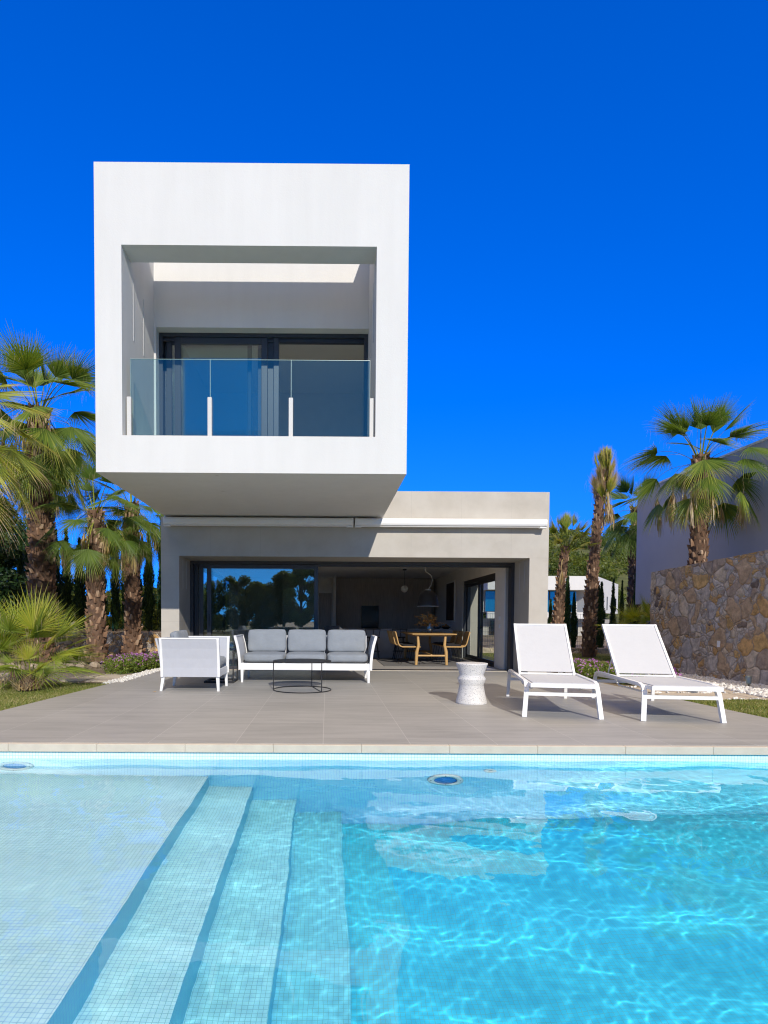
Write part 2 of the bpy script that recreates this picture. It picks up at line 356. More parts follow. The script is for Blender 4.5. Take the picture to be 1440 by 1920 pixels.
b.box(LX0, -3.02, Y3+.3, 13.6, 0, TZ0); b.box(LX0, -3.02, 19.8, YB, 0, TZ0); b.box(LX0, -3.02, 13.6, 19.8, 0, .25); b.box(LX0, -3.02, 13.6, 19.8, 2.35, TZ0)                                                        # left side wall round the added, unseen window
b.box(3.94, LX1, Y3+.3, 13.73, 0, TZ0); b.box(3.94, LX1, 17.0, YB, 0, TZ0); b.box(3.94, LX1, 13.73, 17.0, 2.22, TZ0)   # right side wall round the side door
b.box(LX0, TX1, YB-.3, YB, 0, TZ0)
b.build('lower_wall', M['render'], house)
b = MB(); b.box(LX0+.01, LX1-.31, Y2+.31, YB-.31, TZ0+.002, TZ0+.05); b.build('flat_roof', M['grey_stone'], house)
b = MB(); b.box(-3.02, 3.94, Y3+.3, YB-.3, 2.6, 2.72); b.box(-3.02, 3.94, Y3+.12, Y3+.3, 2.36, 2.38)
b.box(TX0+.3, TX1-.3, 10.02, 18.2, 6.42, 6.52); b.build('ceiling', M['ceil_in'], house)
b = MB(); b.box(-3.02, -3.0, Y3+.3, 13.6, 0, 2.6); b.box(-3.02, -3.0, 19.8, YB-.3, 0, 2.6); b.box(-3.02, -3.0, 13.6, 19.8, 0, .25); b.box(-3.02, -3.0, 13.6, 19.8, 2.35, 2.6); b.box(3.92, 3.94, Y3+.3, 13.73, 0, 2.6); b.box(3.92, 3.94, 17, YB-.3, 0, 2.6)
b.box(3.92, 3.94, 13.73, 17, 2.22, 2.6); b.box(-3.0, 3.92, YB-.33, YB-.3, 0, 2.6)
b.box(.2, .3, 20.4, YB-.33, 0, 2.6); b.box(-1.6, -.3, 21.0, 21.1, 0, 2.6); b.box(.15, .2, 21.0, 21.1, 0, 2.6); b.box(-.3, .15, 21.0, 21.1, 2.05, 2.6)
b.box(TX0+.3, TX1-.3, 14.0, 14.1, OZ0, 6.42); b.box(OX0, OX0+.02, 10.02, 14, OZ0, 6.42)
b.build('indoor_wall', M['wall_in'], house)
d = MB(); d.box(-.3, .15, 21.12, 21.16, 0, 2.05); d.build('hall_door', M['cabinet'], house)
b = MB(); b.box(-3.0, 3.92, Y3+.01, YB-.33, -.02, .006); b.box(TX0+.3, TX1-.3, 10.05, 14, OZ0-.02, OZ0)
b.build('indoor_floor', M['floor_in'], house)
b = MB(); b.box(DX0, DX1, Y3-.07, Y3-.02, .001, .012); b.build('threshold', M['coping'], house)

# sliding windows: outer frame, then sashes
def sash(parent, x0, x1, y, z0, z1, st=.085, th=.045, gl=True, top=None, material='frame'):
    """one sliding leaf: stiles and rails as one frame, its pane a sub-part"""
    b = MB(); top = top or st
    b.box(x0, x0+st, y, y+th, z0, z1, .004); b.box(x1-st, x1, y, y+th, z0, z1, .004)
    b.box(x0+st, x1-st, y+.002, y+th-.002, z0, z0+st*.8, .003); b.box(x0+st, x1-st, y+.002, y+th-.002, z1-top, z1, .003)
    f = b.build('sash', M[material], parent)
    if gl:
        yy = y+th*.5
        p = MB(); p.add([(x0+st-.005, yy, z0+.02), (x1-st+.005, yy, z0+.02), (x1-st+.005, yy, z1-.02), (x0+st-.005, yy, z1-.02)], [(0, 1, 2, 3)])
        p.build('pane', M['glass'], f)
    return f
def opening_frame(x0, x1, y0, y1, z0, z1, w=.06):
    b = MB(); b.box(x0, x0+w, y0, y1, z0, z1); b.box(x1-w, x1, y0, y1, z0, z1); b.box(x0+w, x1-w, y0, y1, z1-w, z1); b.box(x0+w, x1-w, y0, y1, z0, z0+.012)
    return b
f = opening_frame(DX0, DX1, Y3, Y3+.22, .007, DZ1, .065)
f.box(DX0+.065, DX1-.065, Y3+.06, Y3+.07, DZ1-.10, DZ1-.066); f.box(DX0+.065, DX1-.065, Y3+.13, Y3+.14, DZ1-.10, DZ1-.066)
gd = f.build('sliding_door', M['frame'], house)
for k, x0 in enumerate((-2.60, -2.78, -2.895)): sash(gd, x0, -.20, Y3+.01+k*.06, .015, DZ1-.07, .088)
h = MB(); h.box(-2.56, -2.54, Y3-.02, Y3+.01, .95, 1.2, .004); h.build('handle', M['frame'], gd)
# upper window
WX0, WX1, WY, WZ0, WZ1 = OX0+.03, OX1, 9.94, OZ0, 5.85
uf = opening_frame(WX0, WX1, WY-.02, WY+.16, WZ0, WZ1, .06)
uf.box(WX0+.06, WX1-.06, WY+.03, WY+.045, WZ1-.12, WZ1-.06); uw = uf.build('window', M['frame'], house)
sash(uw, -2.57, -1.02, WY+.0, WZ0+.012, WZ1-.062, .105, .045); sash(uw, -2.72, -1.10, WY+.055, WZ0+.012, WZ1-.062, .09, .045)
sash(uw, -2.76, -1.3, WY+.11, WZ0+.012, WZ1-.062, .07, .04)
b = MB(); b.box(-.92, -.83, WY, WY+.045, WZ0+.012, WZ1-.062, .004); b.box(-1.02, -.92, WY+.05, WY+.09, WZ0+.012, WZ1-.062, .003); b.box(-.83, .59, WY+.05, WY+.09, WZ1-.13, WZ1-.062); b.build('jamb', M['frame'], uw)
# side door (right wall of the living room), leaves slid together
b = MB(); X = 3.95
b.box(X, X+.18, 13.73, 13.80, .007, 2.22); b.box(X, X+.18, 16.93, 17.0, .007, 2.22); b.box(X, X+.18, 13.80, 16.93, 2.12, 2.22); b.box(X, X+.18, 13.8, 16.93, .007, .05)
sd = b.build('side_door', M['frame'], house)
for y0, y1, xo in ((13.80, 15.45, .01), (15.30, 16.93, .07)):
    b = MB(); x = X+xo
    b.box(x, x+.045, y0, y0+.09, .05, 2.12); b.box(x, x+.045, y1-.09, y1, .05, 2.12); b.box(x, x+.045, y0+.09, y1-.09, .05, .13); b.box(x, x+.045, y0+.09, y1-.09, 2.04, 2.12)
    sf = b.build('sash', M['frame'], sd)
    p = MB(); p.add([(x+.02, y0+.08, .1), (x+.02, y1-.08, .1), (x+.02, y1-.08, 2.07), (x+.02, y0+.08, 2.07)], [(0, 1, 2, 3)]); p.build('pane', M['glass'], sf)
b = MB()  # window added in the unseen left wall to let more daylight in
for y0 in (13.6, 15.65, 17.7): b.box(-3.15, -3.08, y0, y0+.06, .25, 2.35)
b.box(-3.15, -3.08, 13.66, 19.8, .25, .31); b.box(-3.15, -3.08, 13.66, 19.8, 2.29, 2.35); lw = b.build('added_light_window', M['frame'], house)
p = MB(); p.add([(-3.115, 13.62, .3), (-3.115, 19.8, .3), (-3.115, 19.8, 2.3), (-3.115, 13.62, 2.3)], [(0, 1, 2, 3)]); p.build('pane', M['glass'], lw)
# balustrade of three glass panes held by white posts
bal = thing('balustrade', None, None, (OX0, Y1+.15, OZ0)); bal.parent = house; bal.location = Vector((OX0, Y1+.15, OZ0))-house.location
for k in ('label', 'category'):
    if k in bal: del bal[k]
gx = (-2.79, -1.667, -.527, .585)
for i in range(3):
    b = MB(); y = Y1+.16
    b.box(gx[i]+.004, gx[i+1]-.004, y, y+.012, OZ0+.045, 4.745); gp = b.build('glass_pane', M['bal_glass'], bal)
    b = MB(); b.box(gx[i]+.004, gx[i+1]-.004, y, y+.012, 4.7455, 4.751); b.box(gx[i], gx[i]+.0035, y, y+.012, OZ0+.045, 4.751); b.box(gx[i+1]-.0035, gx[i+1], y, y+.012, OZ0+.045, 4.751); b.build('polished_edge', M['edge'], gp)
for x in (-2.80, -1.668, -.528, .608):
    b = MB(); b.box(x-.03, x+.03, Y1+.115, Y1+.156, OZ0, 4.21, .004); b.build('post', M['strip'], bal)
b = MB(); b.box(-2.84, .64, Y1+.15, Y1+.19, OZ0+.001, OZ0+.05, .004); b.build('base_channel', M['frame'], bal)
# recessed light strips in the reveals
def strip(x0, x1, y, z0, z1):
    b = MB(); b.box(x0, x1, y-.012, y+.012, z0, z1); b.build('light_strip', M['strip'], house)
for y in (12.05, 12.33):
    strip(DX0+.001, DX0+.006, y, 1.72, 2.30); strip(DX1-.006, DX1-.001, y, 1.68, 2.30)
for y in (8.72, 9.2): strip(OX0+.001, OX0+.006, y, 5.15, 6.0); strip(OX1-.006, OX1-.001, y, 5.15, 6.0)
b = MB(); b.box(-.30, .14, 13.99, 13.999, 5.02, 5.12)
for k in range(5): b.box(-.29, .13, 13.98, 13.99, 5.028+k*.018, 5.035+k*.018)
b.build('air_vent', M['frame'], house)
b = MB(); b.box(-.55, .35, 13.97, 13.999, OZ0, 4.92); b.build('bedroom_door', M['grey_stone'], house)
for z_ in (1.10, .92): b = MB(); b.box(3.9, 3.919, 13.28, 13.40, z_, z_+.10, .003); b.build('switch_plate', M['white_metal'], house)
b = MB(); b.box(4.025, 4.033, 12.3, 12.38, .42, .50, .002); b.build('socket', M['white_metal'], house)
b = MB(); b.box(.62, 1.28, 15.0, 15.8, 2.585, 2.599); b.build('ceiling_vent', M['black'], house)

# awnings over the glazing
def awning(x0, x1, label):
    t = thing('awning', label, 'awning', ((x0+x1)/2, Y2, 2.98), group='folded awnings above the glass doors')
    prof = [(Y2-.03, 3.07), (Y2-.05, 3.09), (Y2-.19, 3.09), (Y2-.225, 3.075), (Y2-.24, 3.04), (Y2-.235, 2.985), (Y2-.22, 2.955), (Y2-.20, 2.945), (Y2-.03, 2.945)]
    def ext(xa, xb, g=0):
        c = (Y2-.13, 3.02); b = MB(); n = len(prof); P = [(c[0]+(y-c[0])*(1+g), c[1]+(z-c[1])*(1+g)) for y, z in prof]
        b.add([(xa, y, z) for y, z in P]+[(xb, y, z) for y, z in P], [tuple(range(n)), tuple(range(2*n-1, n-1, -1))]+[(i, n+i, n+(i+1) % n, (i+1) % n) for i in range(n)]); return b
    ext(x0+.03, x1-.03).build('cassette', M['white_metal'], t, recalc=True)
    b = MB(); b.box(x0+.05, x1-.05, Y2-.19, Y2-.10, 2.93, 2.944, .004); b.build('front_bar', M['white_metal'], t)
    for xa in (x0, x1-.03):
        e = ext(xa, xa+.03, .06); e.box(xa+(.0 if xa == x0 else -.10), xa+(.13 if xa == x0 else .03), Y2-.2, Y2-.12, 2.915, 2.938, .004); e.build('end_cap', M['white_metal'], t, recalc=True)
    for xa in (x0+.35, x1-.35):
        b = MB(); b.box(xa-.05, xa+.05, Y2-.04, Y2, 2.97, 3.1, .003); b.build('bracket', M['white_metal'], t)
awning(-3.215, .50, 'white folded awning in the shade under the jutting upper floor, left of the pair')
awning(.535, 4.29, 'white folded awning mostly in full sun above the open glass doors, right of the pair')
# ================================================================ GROUND, TERRACE, POOL
WAVE = .00036
PX0, PX1, PY0, PY1 = -5.6, 7.0, -2.6, 5.16
WL = -.145                                    # water level
def sheet(name, poly, z, material, **k):
    b = MB(); b.add([(x, y, z) for x, y in poly], [tuple(range(len(poly)))]); return b.build(name, material, kind='structure', **k)
b = MB()
for x0, x1, y0, y1 in ((-600, PX0-.3, -300, 900), (PX1+.3, 600, -300, 900), (PX0-.3, PX1+.3, -300, PY0-.3), (PX0-.3, PX1+.3, PY1+.2, 900)):
    nx = 1; b.add([(x0, y0, -.03), (x1, y0, -.03), (x1, y1, -.03), (x0, y1, -.03)], [(0, 1, 2, 3)])
M['soil'] = mat('garden_soil', (.23, .18, .115), .95, noise_amt=.35, noise_scale=3, bump=.5, bump_scale=25)
b.build('ground', M['soil'], kind='structure')
b = MB(); b.prism([(-3.97, PY1+.02), (5.12, PY1+.02), (4.80, 12.4), (4.80, 15), (LX1, 15), (LX1, 12.7), (-3.32, 12.7), (-3.32, 14), (-3.5, 14), (-3.52, 12.3)], -.12, 0)
b.build('terrace', M['tile'], kind='structure')
# coping stones round the pool
b = MB(); z0, z1 = -.075, -.003
def cop(x0, x1, y0, y1): b.box(x0, x1, y0, y1, z0, z1, .004)
xs = [PX0-.3+k*.776 for k in range(0, 18)]
xs = [x for x in xs if x < PX1+.3]+[PX1+.3]
for i in range(len(xs)-1): cop(xs[i]+.0006, xs[i+1]-.0006, PY1-.035, PY1+.018); cop(xs[i]+.0006, xs[i+1]-.0006, PY0-.32, PY0+.035)
cop(PX0-.3, PX0+.035, PY0+.04, PY1-.04); cop(PX1-.035, PX1+.3, PY0+.04, PY1-.04)
b.build('pool_coping', M['coping'], kind='structure')
# basin: walls, tanning shelf and steps down into the deep end
S = [(-1.04, .52), (-.65, .80), (-.26, 1.10), (.13, 1.38)]      # edge x, depth of the tread to its left
b = MB(); D = 1.62; zt = -.06
def quad(a, c, d, e): b.add([a, c, d, e], [(0, 1, 2, 3)])
prev = PX0
for x, dp in S:
    z = WL-dp; quad((prev, PY0, z), (x, PY0, z), (x, PY1, z), (prev, PY1, z)); prev = x
quad((prev, PY0, WL-D), (PX1, PY0, WL-D), (PX1, PY1, WL-D), (prev, PY1, WL-D))
lv = [dp for x, dp in S]+[D]
for i, (x, dp) in enumerate(S): quad((x, PY0, WL-lv[i+1]), (x, PY1, WL-lv[i+1]), (x, PY1, WL-dp), (x, PY0, WL-dp))
quad((PX1, PY0, WL-D), (PX1, PY0, zt), (PX1, PY1, zt), (PX1, PY1, WL-D)); quad((PX0, PY1, WL-.52), (PX0, PY1, zt), (PX0, PY0, zt), (PX0, PY0, WL-.52))
prev = PX0
for x, dp in S+[(PX1, D)]:
    quad((prev, PY1, WL-dp), (x, PY1, WL-dp), (x, PY1, zt), (prev, PY1, zt)); quad((x, PY0, WL-dp), (prev, PY0, WL-dp), (prev, PY0, zt), (x, PY0, zt)); prev = x
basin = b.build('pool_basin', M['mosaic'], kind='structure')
basin.cycles.is_caustics_receiver = True
# water: a closed body with a gently rippled top
def axis(lo, a, b_, hi, fine, coarse):
    return np.concatenate([np.linspace(lo, a, coarse, endpoint=False), np.linspace(a, b_, fine, endpoint=False), np.linspace(b_, hi, coarse)])
gx_ = axis(PX0+.0015, -3.3, 4.3, PX1-.0015, 600, 50); gy_ = np.concatenate([np.linspace(PY0+.0015, 1.2, 60, endpoint=False), np.linspace(1.2, PY1-.0015, 330)])
nx, ny = len(gx_), len(gy_)
rng = np.random.default_rng(5)
XX, YY = np.meshgrid(gx_, gy_, indexing='ij'); ZZ = np.zeros_like(XX)
for k in range(110):
    lam = .055*(6.5**rng.random()); th = rng.uniform(0, 2*math.pi); kx, ky = math.cos(th)*2*math.pi/lam, math.sin(th)*2*math.pi/lam
    ZZ += WAVE*lam**1.15*.5*np.sin(kx*XX+ky*YY+rng.uniform(0, 6.28)+.6*np.sin(1.7*XX*math.sin(k)+1.3*YY*math.cos(k)))
for k in range(9):
    lam = rng.uniform(.5, 1.3); th = rng.uniform(0, 2*math.pi); ZZ += .0011*np.sin((math.cos(th)*XX+math.sin(th)*YY)*2*math.pi/lam+rng.uniform(0, 6.28))
calm = np.clip((XX+1.6)/3.2, 0, 1); calm = .7+.3*calm*calm*(3-2*calm); ZZ *= calm
vs = np.stack([XX, YY, WL+ZZ], -1).reshape(-1, 3)
ii, jj = np.meshgrid(np.arange(nx-1), np.arange(ny-1), indexing='ij'); a = (ii*ny+jj).ravel()
faces = np.stack([a, a+ny, a+ny+1, a+1], -1)
bot = len(vs); rim = [i*ny for i in range(nx)]+[(nx-1)*ny+j for j in range(1, ny)]+[i*ny+ny-1 for i in range(nx-2, -1, -1)]+[j for j in range(ny-2, 0, -1)]
lowv = np.array([[vs[r][0], vs[r][1], WL-D-.2] for r in rim]); V = np.concatenate([vs, lowv]); F = faces.tolist(); m_ = len(rim)
F += [[rim[i], bot+i, bot+(i+1) % m_, rim[(i+1) % m_]] for i in range(m_)]; F.append([bot+i for i in range(m_)][::-1])
me = bpy.data.meshes.new('water'); me.from_pydata(V.tolist(), [], F); me.materials.append(M['water'])
sm = np.zeros(len(F), bool); sm[:len(faces)] = True; me.polygons.foreach_set('use_smooth', sm); me.update()
water = bpy.data.objects.new('water', me); sc.collection.objects.link(water); water['kind'] = 'structure'
water.cycles.is_caustics_caster = True

# ================================================================ FURNITURE ON THE TERRACE
def m_fabric(name, base, scale=900, bump=.25, var=.06):
    m, t, b = newmat(name); x, y, z, p = xyz(t)
    wv = math_(t, 'MULTIPLY', math_(t, 'SINE', math_(t, 'MULTIPLY', x, scale)), math_(t, 'SINE', math_(t, 'MULTIPLY', math_(t, 'ADD', z, y), scale)))
    n = noise_(t, p, 9, 5); n2 = noise_(t, p, 120, 3, stretch=(.15, 1, 1))
    k = math_(t, 'ADD', math_(t, 'MULTIPLY', n, .5), math_(t, 'MULTIPLY', n2, .5))
    L(t, ramp(t, k, [(.35, tuple(v*(1-var) for v in base)), (.65, tuple(v*(1+var) for v in base))]), b.inputs['Base Color'])
    b.inputs['Roughness'].default_value = .9; b.inputs['Specular IOR Level'].default_value = .15
    b.inputs['Sheen Weight'].default_value = .15
    nb = bump_(t, b, n, .12, .02); bump_(t, b, wv, bump, .0008, nb); return m
M['cushion'] = m_fabric('grey_outdoor_fabric', (.27, .295, .325)); M['mesh_white'] = m_fabric('white_textile_mesh', (.55, .56, .58), 1400, .2, .02)
M['panel'] = m_fabric('pale_grey_textile', (.485, .50, .54), 1400, .2, .03)
def cushion(b, c, size, R_=None, puff=.55, n=12, seed=0, pinch=.06, lump=.008):
    """soft box: rounded edges, swollen faces, pinched corners, a few creases"""
    rnd = Vector((seed*3.1, seed*1.7, seed)); sx, sy, sz = (v/2 for v in size); T = R_ or Matrix.Identity(3); idx = {}; vs = []
    def P(u, v, w):
        # superellipse style rounding
        e = 4.2; q = (abs(u)**e+abs(v)**e+abs(w)**e)**(1/e); m_ = max(abs(u), abs(v), abs(w)); s_ = m_/q if q else 1
        p = Vector((u*s_, v*s_, w*s_)); p = p.lerp(Vector((u, v, w)), .35)
        thin = min((size[0], 0), (size[1], 1), (size[2], 2))[1]
        oth = [i for i in range(3) if i != thin]
        edge = max(abs(p[oth[0]]), abs(p[oth[1]]))
        p[thin] *= 1-puff*.75*edge**4*.6
        d = Vector((p.x*sx, p.y*sy, p.z*sz))
        k = abs(p[oth[0]])*abs(p[oth[1]]); d[oth[0]] *= 1+pinch*k*k*.5-.02*(1-k); d[oth[1]] *= 1+pinch*k*k*.5-.03*(1-k)
        nz = noise.noise(d*7+rnd)*lump+noise.noise(d*18+rnd)*lump*.4; d[thin] += nz*(1 if p[thin] > 0 else -1)
        return T @ d+Vector(c)
    def vid(i, j, k):
        key = (i, j, k)
        if key not in idx: idx[key] = len(vs); vs.append(P(i/n*2-1, j/n*2-1, k/n*2-1))
        return idx[key]
    F = []
    for a in range(n):
        for e in range(n):
            F += [(vid(a,e,0), vid(a,e+1,0), vid(a+1,e+1,0), vid(a+1,e,0)), (vid(a,e,n), vid(a+1,e,n), vid(a+1,e+1,n), vid(a,e+1,n)),
                  (vid(a,0,e), vid(a+1,0,e), vid(a+1,0,e+1), vid(a,0,e+1)), (vid(a,n,e), vid(a,n,e+1), vid(a+1,n,e+1), vid(a+1,n,e)),
                  (vid(0,a,e), vid(0,a,e+1), vid(0,a+1,e+1), vid(0,a+1,e)), (vid(n,a,e), vid(n,a+1,e), vid(n,a+1,e+1), vid(n,a,e+1))]
    b.add(vs, F, True)
def panel_strip(b, rows, th, nrm):
    """curved upholstered panel: rows of points (bottom to top), thickened along nrm"""
    nr, nc = len(rows), len(rows[0]); nv = Vector(nrm)*th; A = [Vector(p) for r in rows for p in r]; B_ = [p+nv for p in A]; k = nr*nc; F = []
    for i in range(nr-1):
        for j in range(nc-1):
            q = (i*nc+j, i*nc+j+1, (i+1)*nc+j+1, (i+1)*nc+j); F.append(q); F.append(tuple(k+v for v in q[::-1]))
    ring = [j for j in range(nc)]+[i*nc+nc-1 for i in range(1, nr)]+[(nr-1)*nc+j for j in range(nc-2, -1, -1)]+[i*nc for i in range(nr-2, 0, -1)]
    for a in range(len(ring)): c, d = ring[a], ring[(a+1) % len(ring)]; F.append((d, c, k+c, k+d))
    b.add(A+B_, F, False)
def leg_taper(x, y, z1, lean=(0, 0), w=.055, w0=.036):
    b = MB(); vs = []
    for z, ww, dx, dy in ((0, w0, lean[0], lean[1]), (z1, w, 0, 0)):
        for u, v in ((-1, -1), (1, -1), (1, 1), (-1, 1)): vs.append((x+dx+u*ww/2, y+dy+v*ww/2, z))
    b.add(vs, [(3, 2, 1, 0), (4, 5, 6, 7), (0, 1, 5, 4), (1, 2, 6, 5), (2, 3, 7, 6), (3, 0, 4, 7)]); return b
def lounge_seat(name, label, cat, loc, rz, W, D, ncush, seed):
    """W wide, D deep, open front towards -Y in its own axes"""
    t = local_thing(name, label, cat, loc, rz); h = W/2
    b = MB(); b.box(-h+.01, h-.01, .02, .06, .215, .335, .006); b.box(-h+.01, h-.01, D-.06, D-.02, .215, .335, .006)
    b.box(-h+.01, -h+.05, .06, D-.06, .215, .335, .006); b.box(h-.05, h-.01, .06, D-.06, .215, .335, .006)
    for k in range(9): yy = .08+k*(D-.16)/8; b.box(-h+.05, h-.05, yy-.02, yy+.02, .30, .325)
    b.build('seat_frame', M['white_metal'], t)
    for sx in (-1, 1):
        for yy, ly in ((.045, -.012), (D-.045, .05)): leg_taper(sx*(h-.038), yy, .30, (sx*.002, ly)).build('leg', M['white_metal'], t)
    # flared arm panels and back panel, textile stretched over a frame
    prof = [(.22, 0), (.36, .004), (.50, .018), (.65, .045), (.76, .075), (.80, .085)]
    for sx in (-1, 1):
        b = MB(); b.cur = 0
        panel_strip(b, [[(sx*(h+dx-.012), .035+u*(D-.07), z) for u in (0, .2, .4, .6, .8, 1)] for z, dx in prof], .024, (sx, 0, 0)); b.build('arm_panel', M['panel'], t, recalc=True)
        b = MB()
        for yy in (.02, D-.02):
            b.tube([(sx*(h+dx), yy, z) for z, dx in prof], 1, sq=(.045, .035))
        b.tube([(sx*(h+.085), 0.0, .805), (sx*(h+.085), D, .805)], 1, sq=(.04, .02)); b.build('arm_frame', M['white_metal'], t, recalc=True)
    b = MB(); panel_strip(b, [[(-h+.02+u*(W-.04), D-.02+dx, z) for u in (0, .25, .5, .75, 1)] for z, dx in prof], .03, (0, 1, 0)); b.build('back_panel', M['panel'], t, recalc=True)
    cw = (W-.07)/ncush
    for i in range(ncush):
        cx = -h+.035+cw*(i+.5)
        b = MB(); cushion(b, (cx, D*.47, .425), (cw-.004, D*.93, .17), seed=seed+i, puff=.35, pinch=.02, lump=.006); b.build('seat_cushion', M['cushion'], t)
        b = MB(); R_ = Matrix.Rotation(R(-13), 3, 'X') @ Matrix.Rotation(R(random.uniform(-1.2, 1.2)), 3, 'Y')
        cushion(b, (cx+random.uniform(-.006, .006), D-.21, .705), (cw*.97, .17, .43), R_, seed=seed+10+i, puff=.7, pinch=.08, lump=.012, n=14); b.build('back_cushion', M['cushion'], t)
    return t
random.seed(3)
lounge_seat('sofa', 'long white framed outdoor sofa with six grey cushions behind the oval black table', 'sofa', (-.378, 10.18, 0), R(-.4), 2.28, .88, 3, 5)
lounge_seat('armchair', 'white framed outdoor armchair with grey cushions, seen from its side left of the sofa', 'armchair', (-1.62, 9.285, 0), R(90), .80, .90, 1, 40)
# low round black wire table
t = local_thing('coffee_table', 'low black wire table with thin round top in front of the sofa', 'coffee table', (-.386, 9.14, 0))
b = MB(); b.lathe([(0, .448), (.452, .448), (.455, .452), (.455, .458), (.452, .461), (0, .461)], n=64, smooth=False); b.build('table_top', M['black'], t)
ringp = [(.45*math.cos(a), .45*math.sin(a), .008) for a in [2*math.pi*k/64 for k in range(64)]]
b = MB(); b.tube(ringp, .008, 8, closed=True)
a1, a2 = R(-47), R(72); b.tube([(.45*math.cos(a1), .45*math.sin(a1), .008), (.45*math.cos(a2), .45*math.sin(a2), .008)], .006, 6); b.build('base_ring', M['black'], t)
for a in (R(180), a1, a2):
    b = MB(); b.tube([(.45*math.cos(a), .45*math.sin(a), .008), (.45*math.cos(a), .45*math.sin(a), .45)], .0075, 8); b.build('leg', M['black'], t)
# black side table between armchair and sofa
t = local_thing('side_table', 'small square black side table between the armchair and the sofa', 'side table', (-1.87, 10.28, 0))
b = MB(); b.box(-.24, .27, -.24, .24, .565, .575, .002); b.build('table_top', M['black'], t)
b = MB(); b.box(-.24, .27, -.25, -.21, .0, .035); b.box(-.24, .27, .21, .25, 0, .035); b.box(-.24, -.20, -.21, .21, 0, .035); b.box(.245, .27, -.21, .21, 0, .035); b.build('base_frame', M['black'], t)
for yy in (-.24, .22):
    b = MB(); b.box(.25, .27, yy, yy+.02, .035, .565); b.build('leg', M['black'], t)
# terrazzo stool
def m_terrazzo():
    m, t, b = newmat('terrazzo'); x, y, z, p = xyz(t)
    def chips(scale, thr, off):
        mp = t.nodes.new('ShaderNodeMapping'); mp.inputs['Location'].default_value = (off, off*.7, off*.3); L(t, p, mp.inputs['Vector'])
        v = t.nodes.new('ShaderNodeTexVoronoi'); v.inputs['Scale'].default_value = scale; L(t, mp.outputs[0], v.inputs['Vector'])
        return math_(t, 'LESS_THAN', v.outputs['Distance'], thr), v.outputs['Color']
    base = ramp(t, noise_(t, p, 14, 4), [(.3, (.62, .61, .59)), (.7, (.70, .69, .67))])
    m1, c1 = chips(58, .28, 0); m2, _ = chips(120, .30, 3); m3, _ = chips(44, .17, 7)
    c = mixc(t, m1, base, (.38, .38, .39)); c = mixc(t, m2, c, (.74, .73, .71)); c = mixc(t, m3, c, (.24, .24, .25))
    L(t, c, b.inputs['Base Color']); b.inputs['Roughness'].default_value = .6; return m
M['terrazzo'] = m_terrazzo()
b = MB()
b.lathe([(.2, 0), (.205, .006), (.203, .02), (.178, .13), (.158, .243), (.160, .25), (.183, .318), (.184, .326), (.178, .338), (.155, .375), (.155, .382), (.203, .515), (.207, .528), (.203, .535), (.19, .537), (0, .537)], (1.925, 7.78), 56)
o = b.build('stool', M['terrazzo'], origin=(1.925, 7.78, 0)); tag(o, 'white speckled terrazzo stool of stacked cone shapes beside the left sun lounger', 'stool')
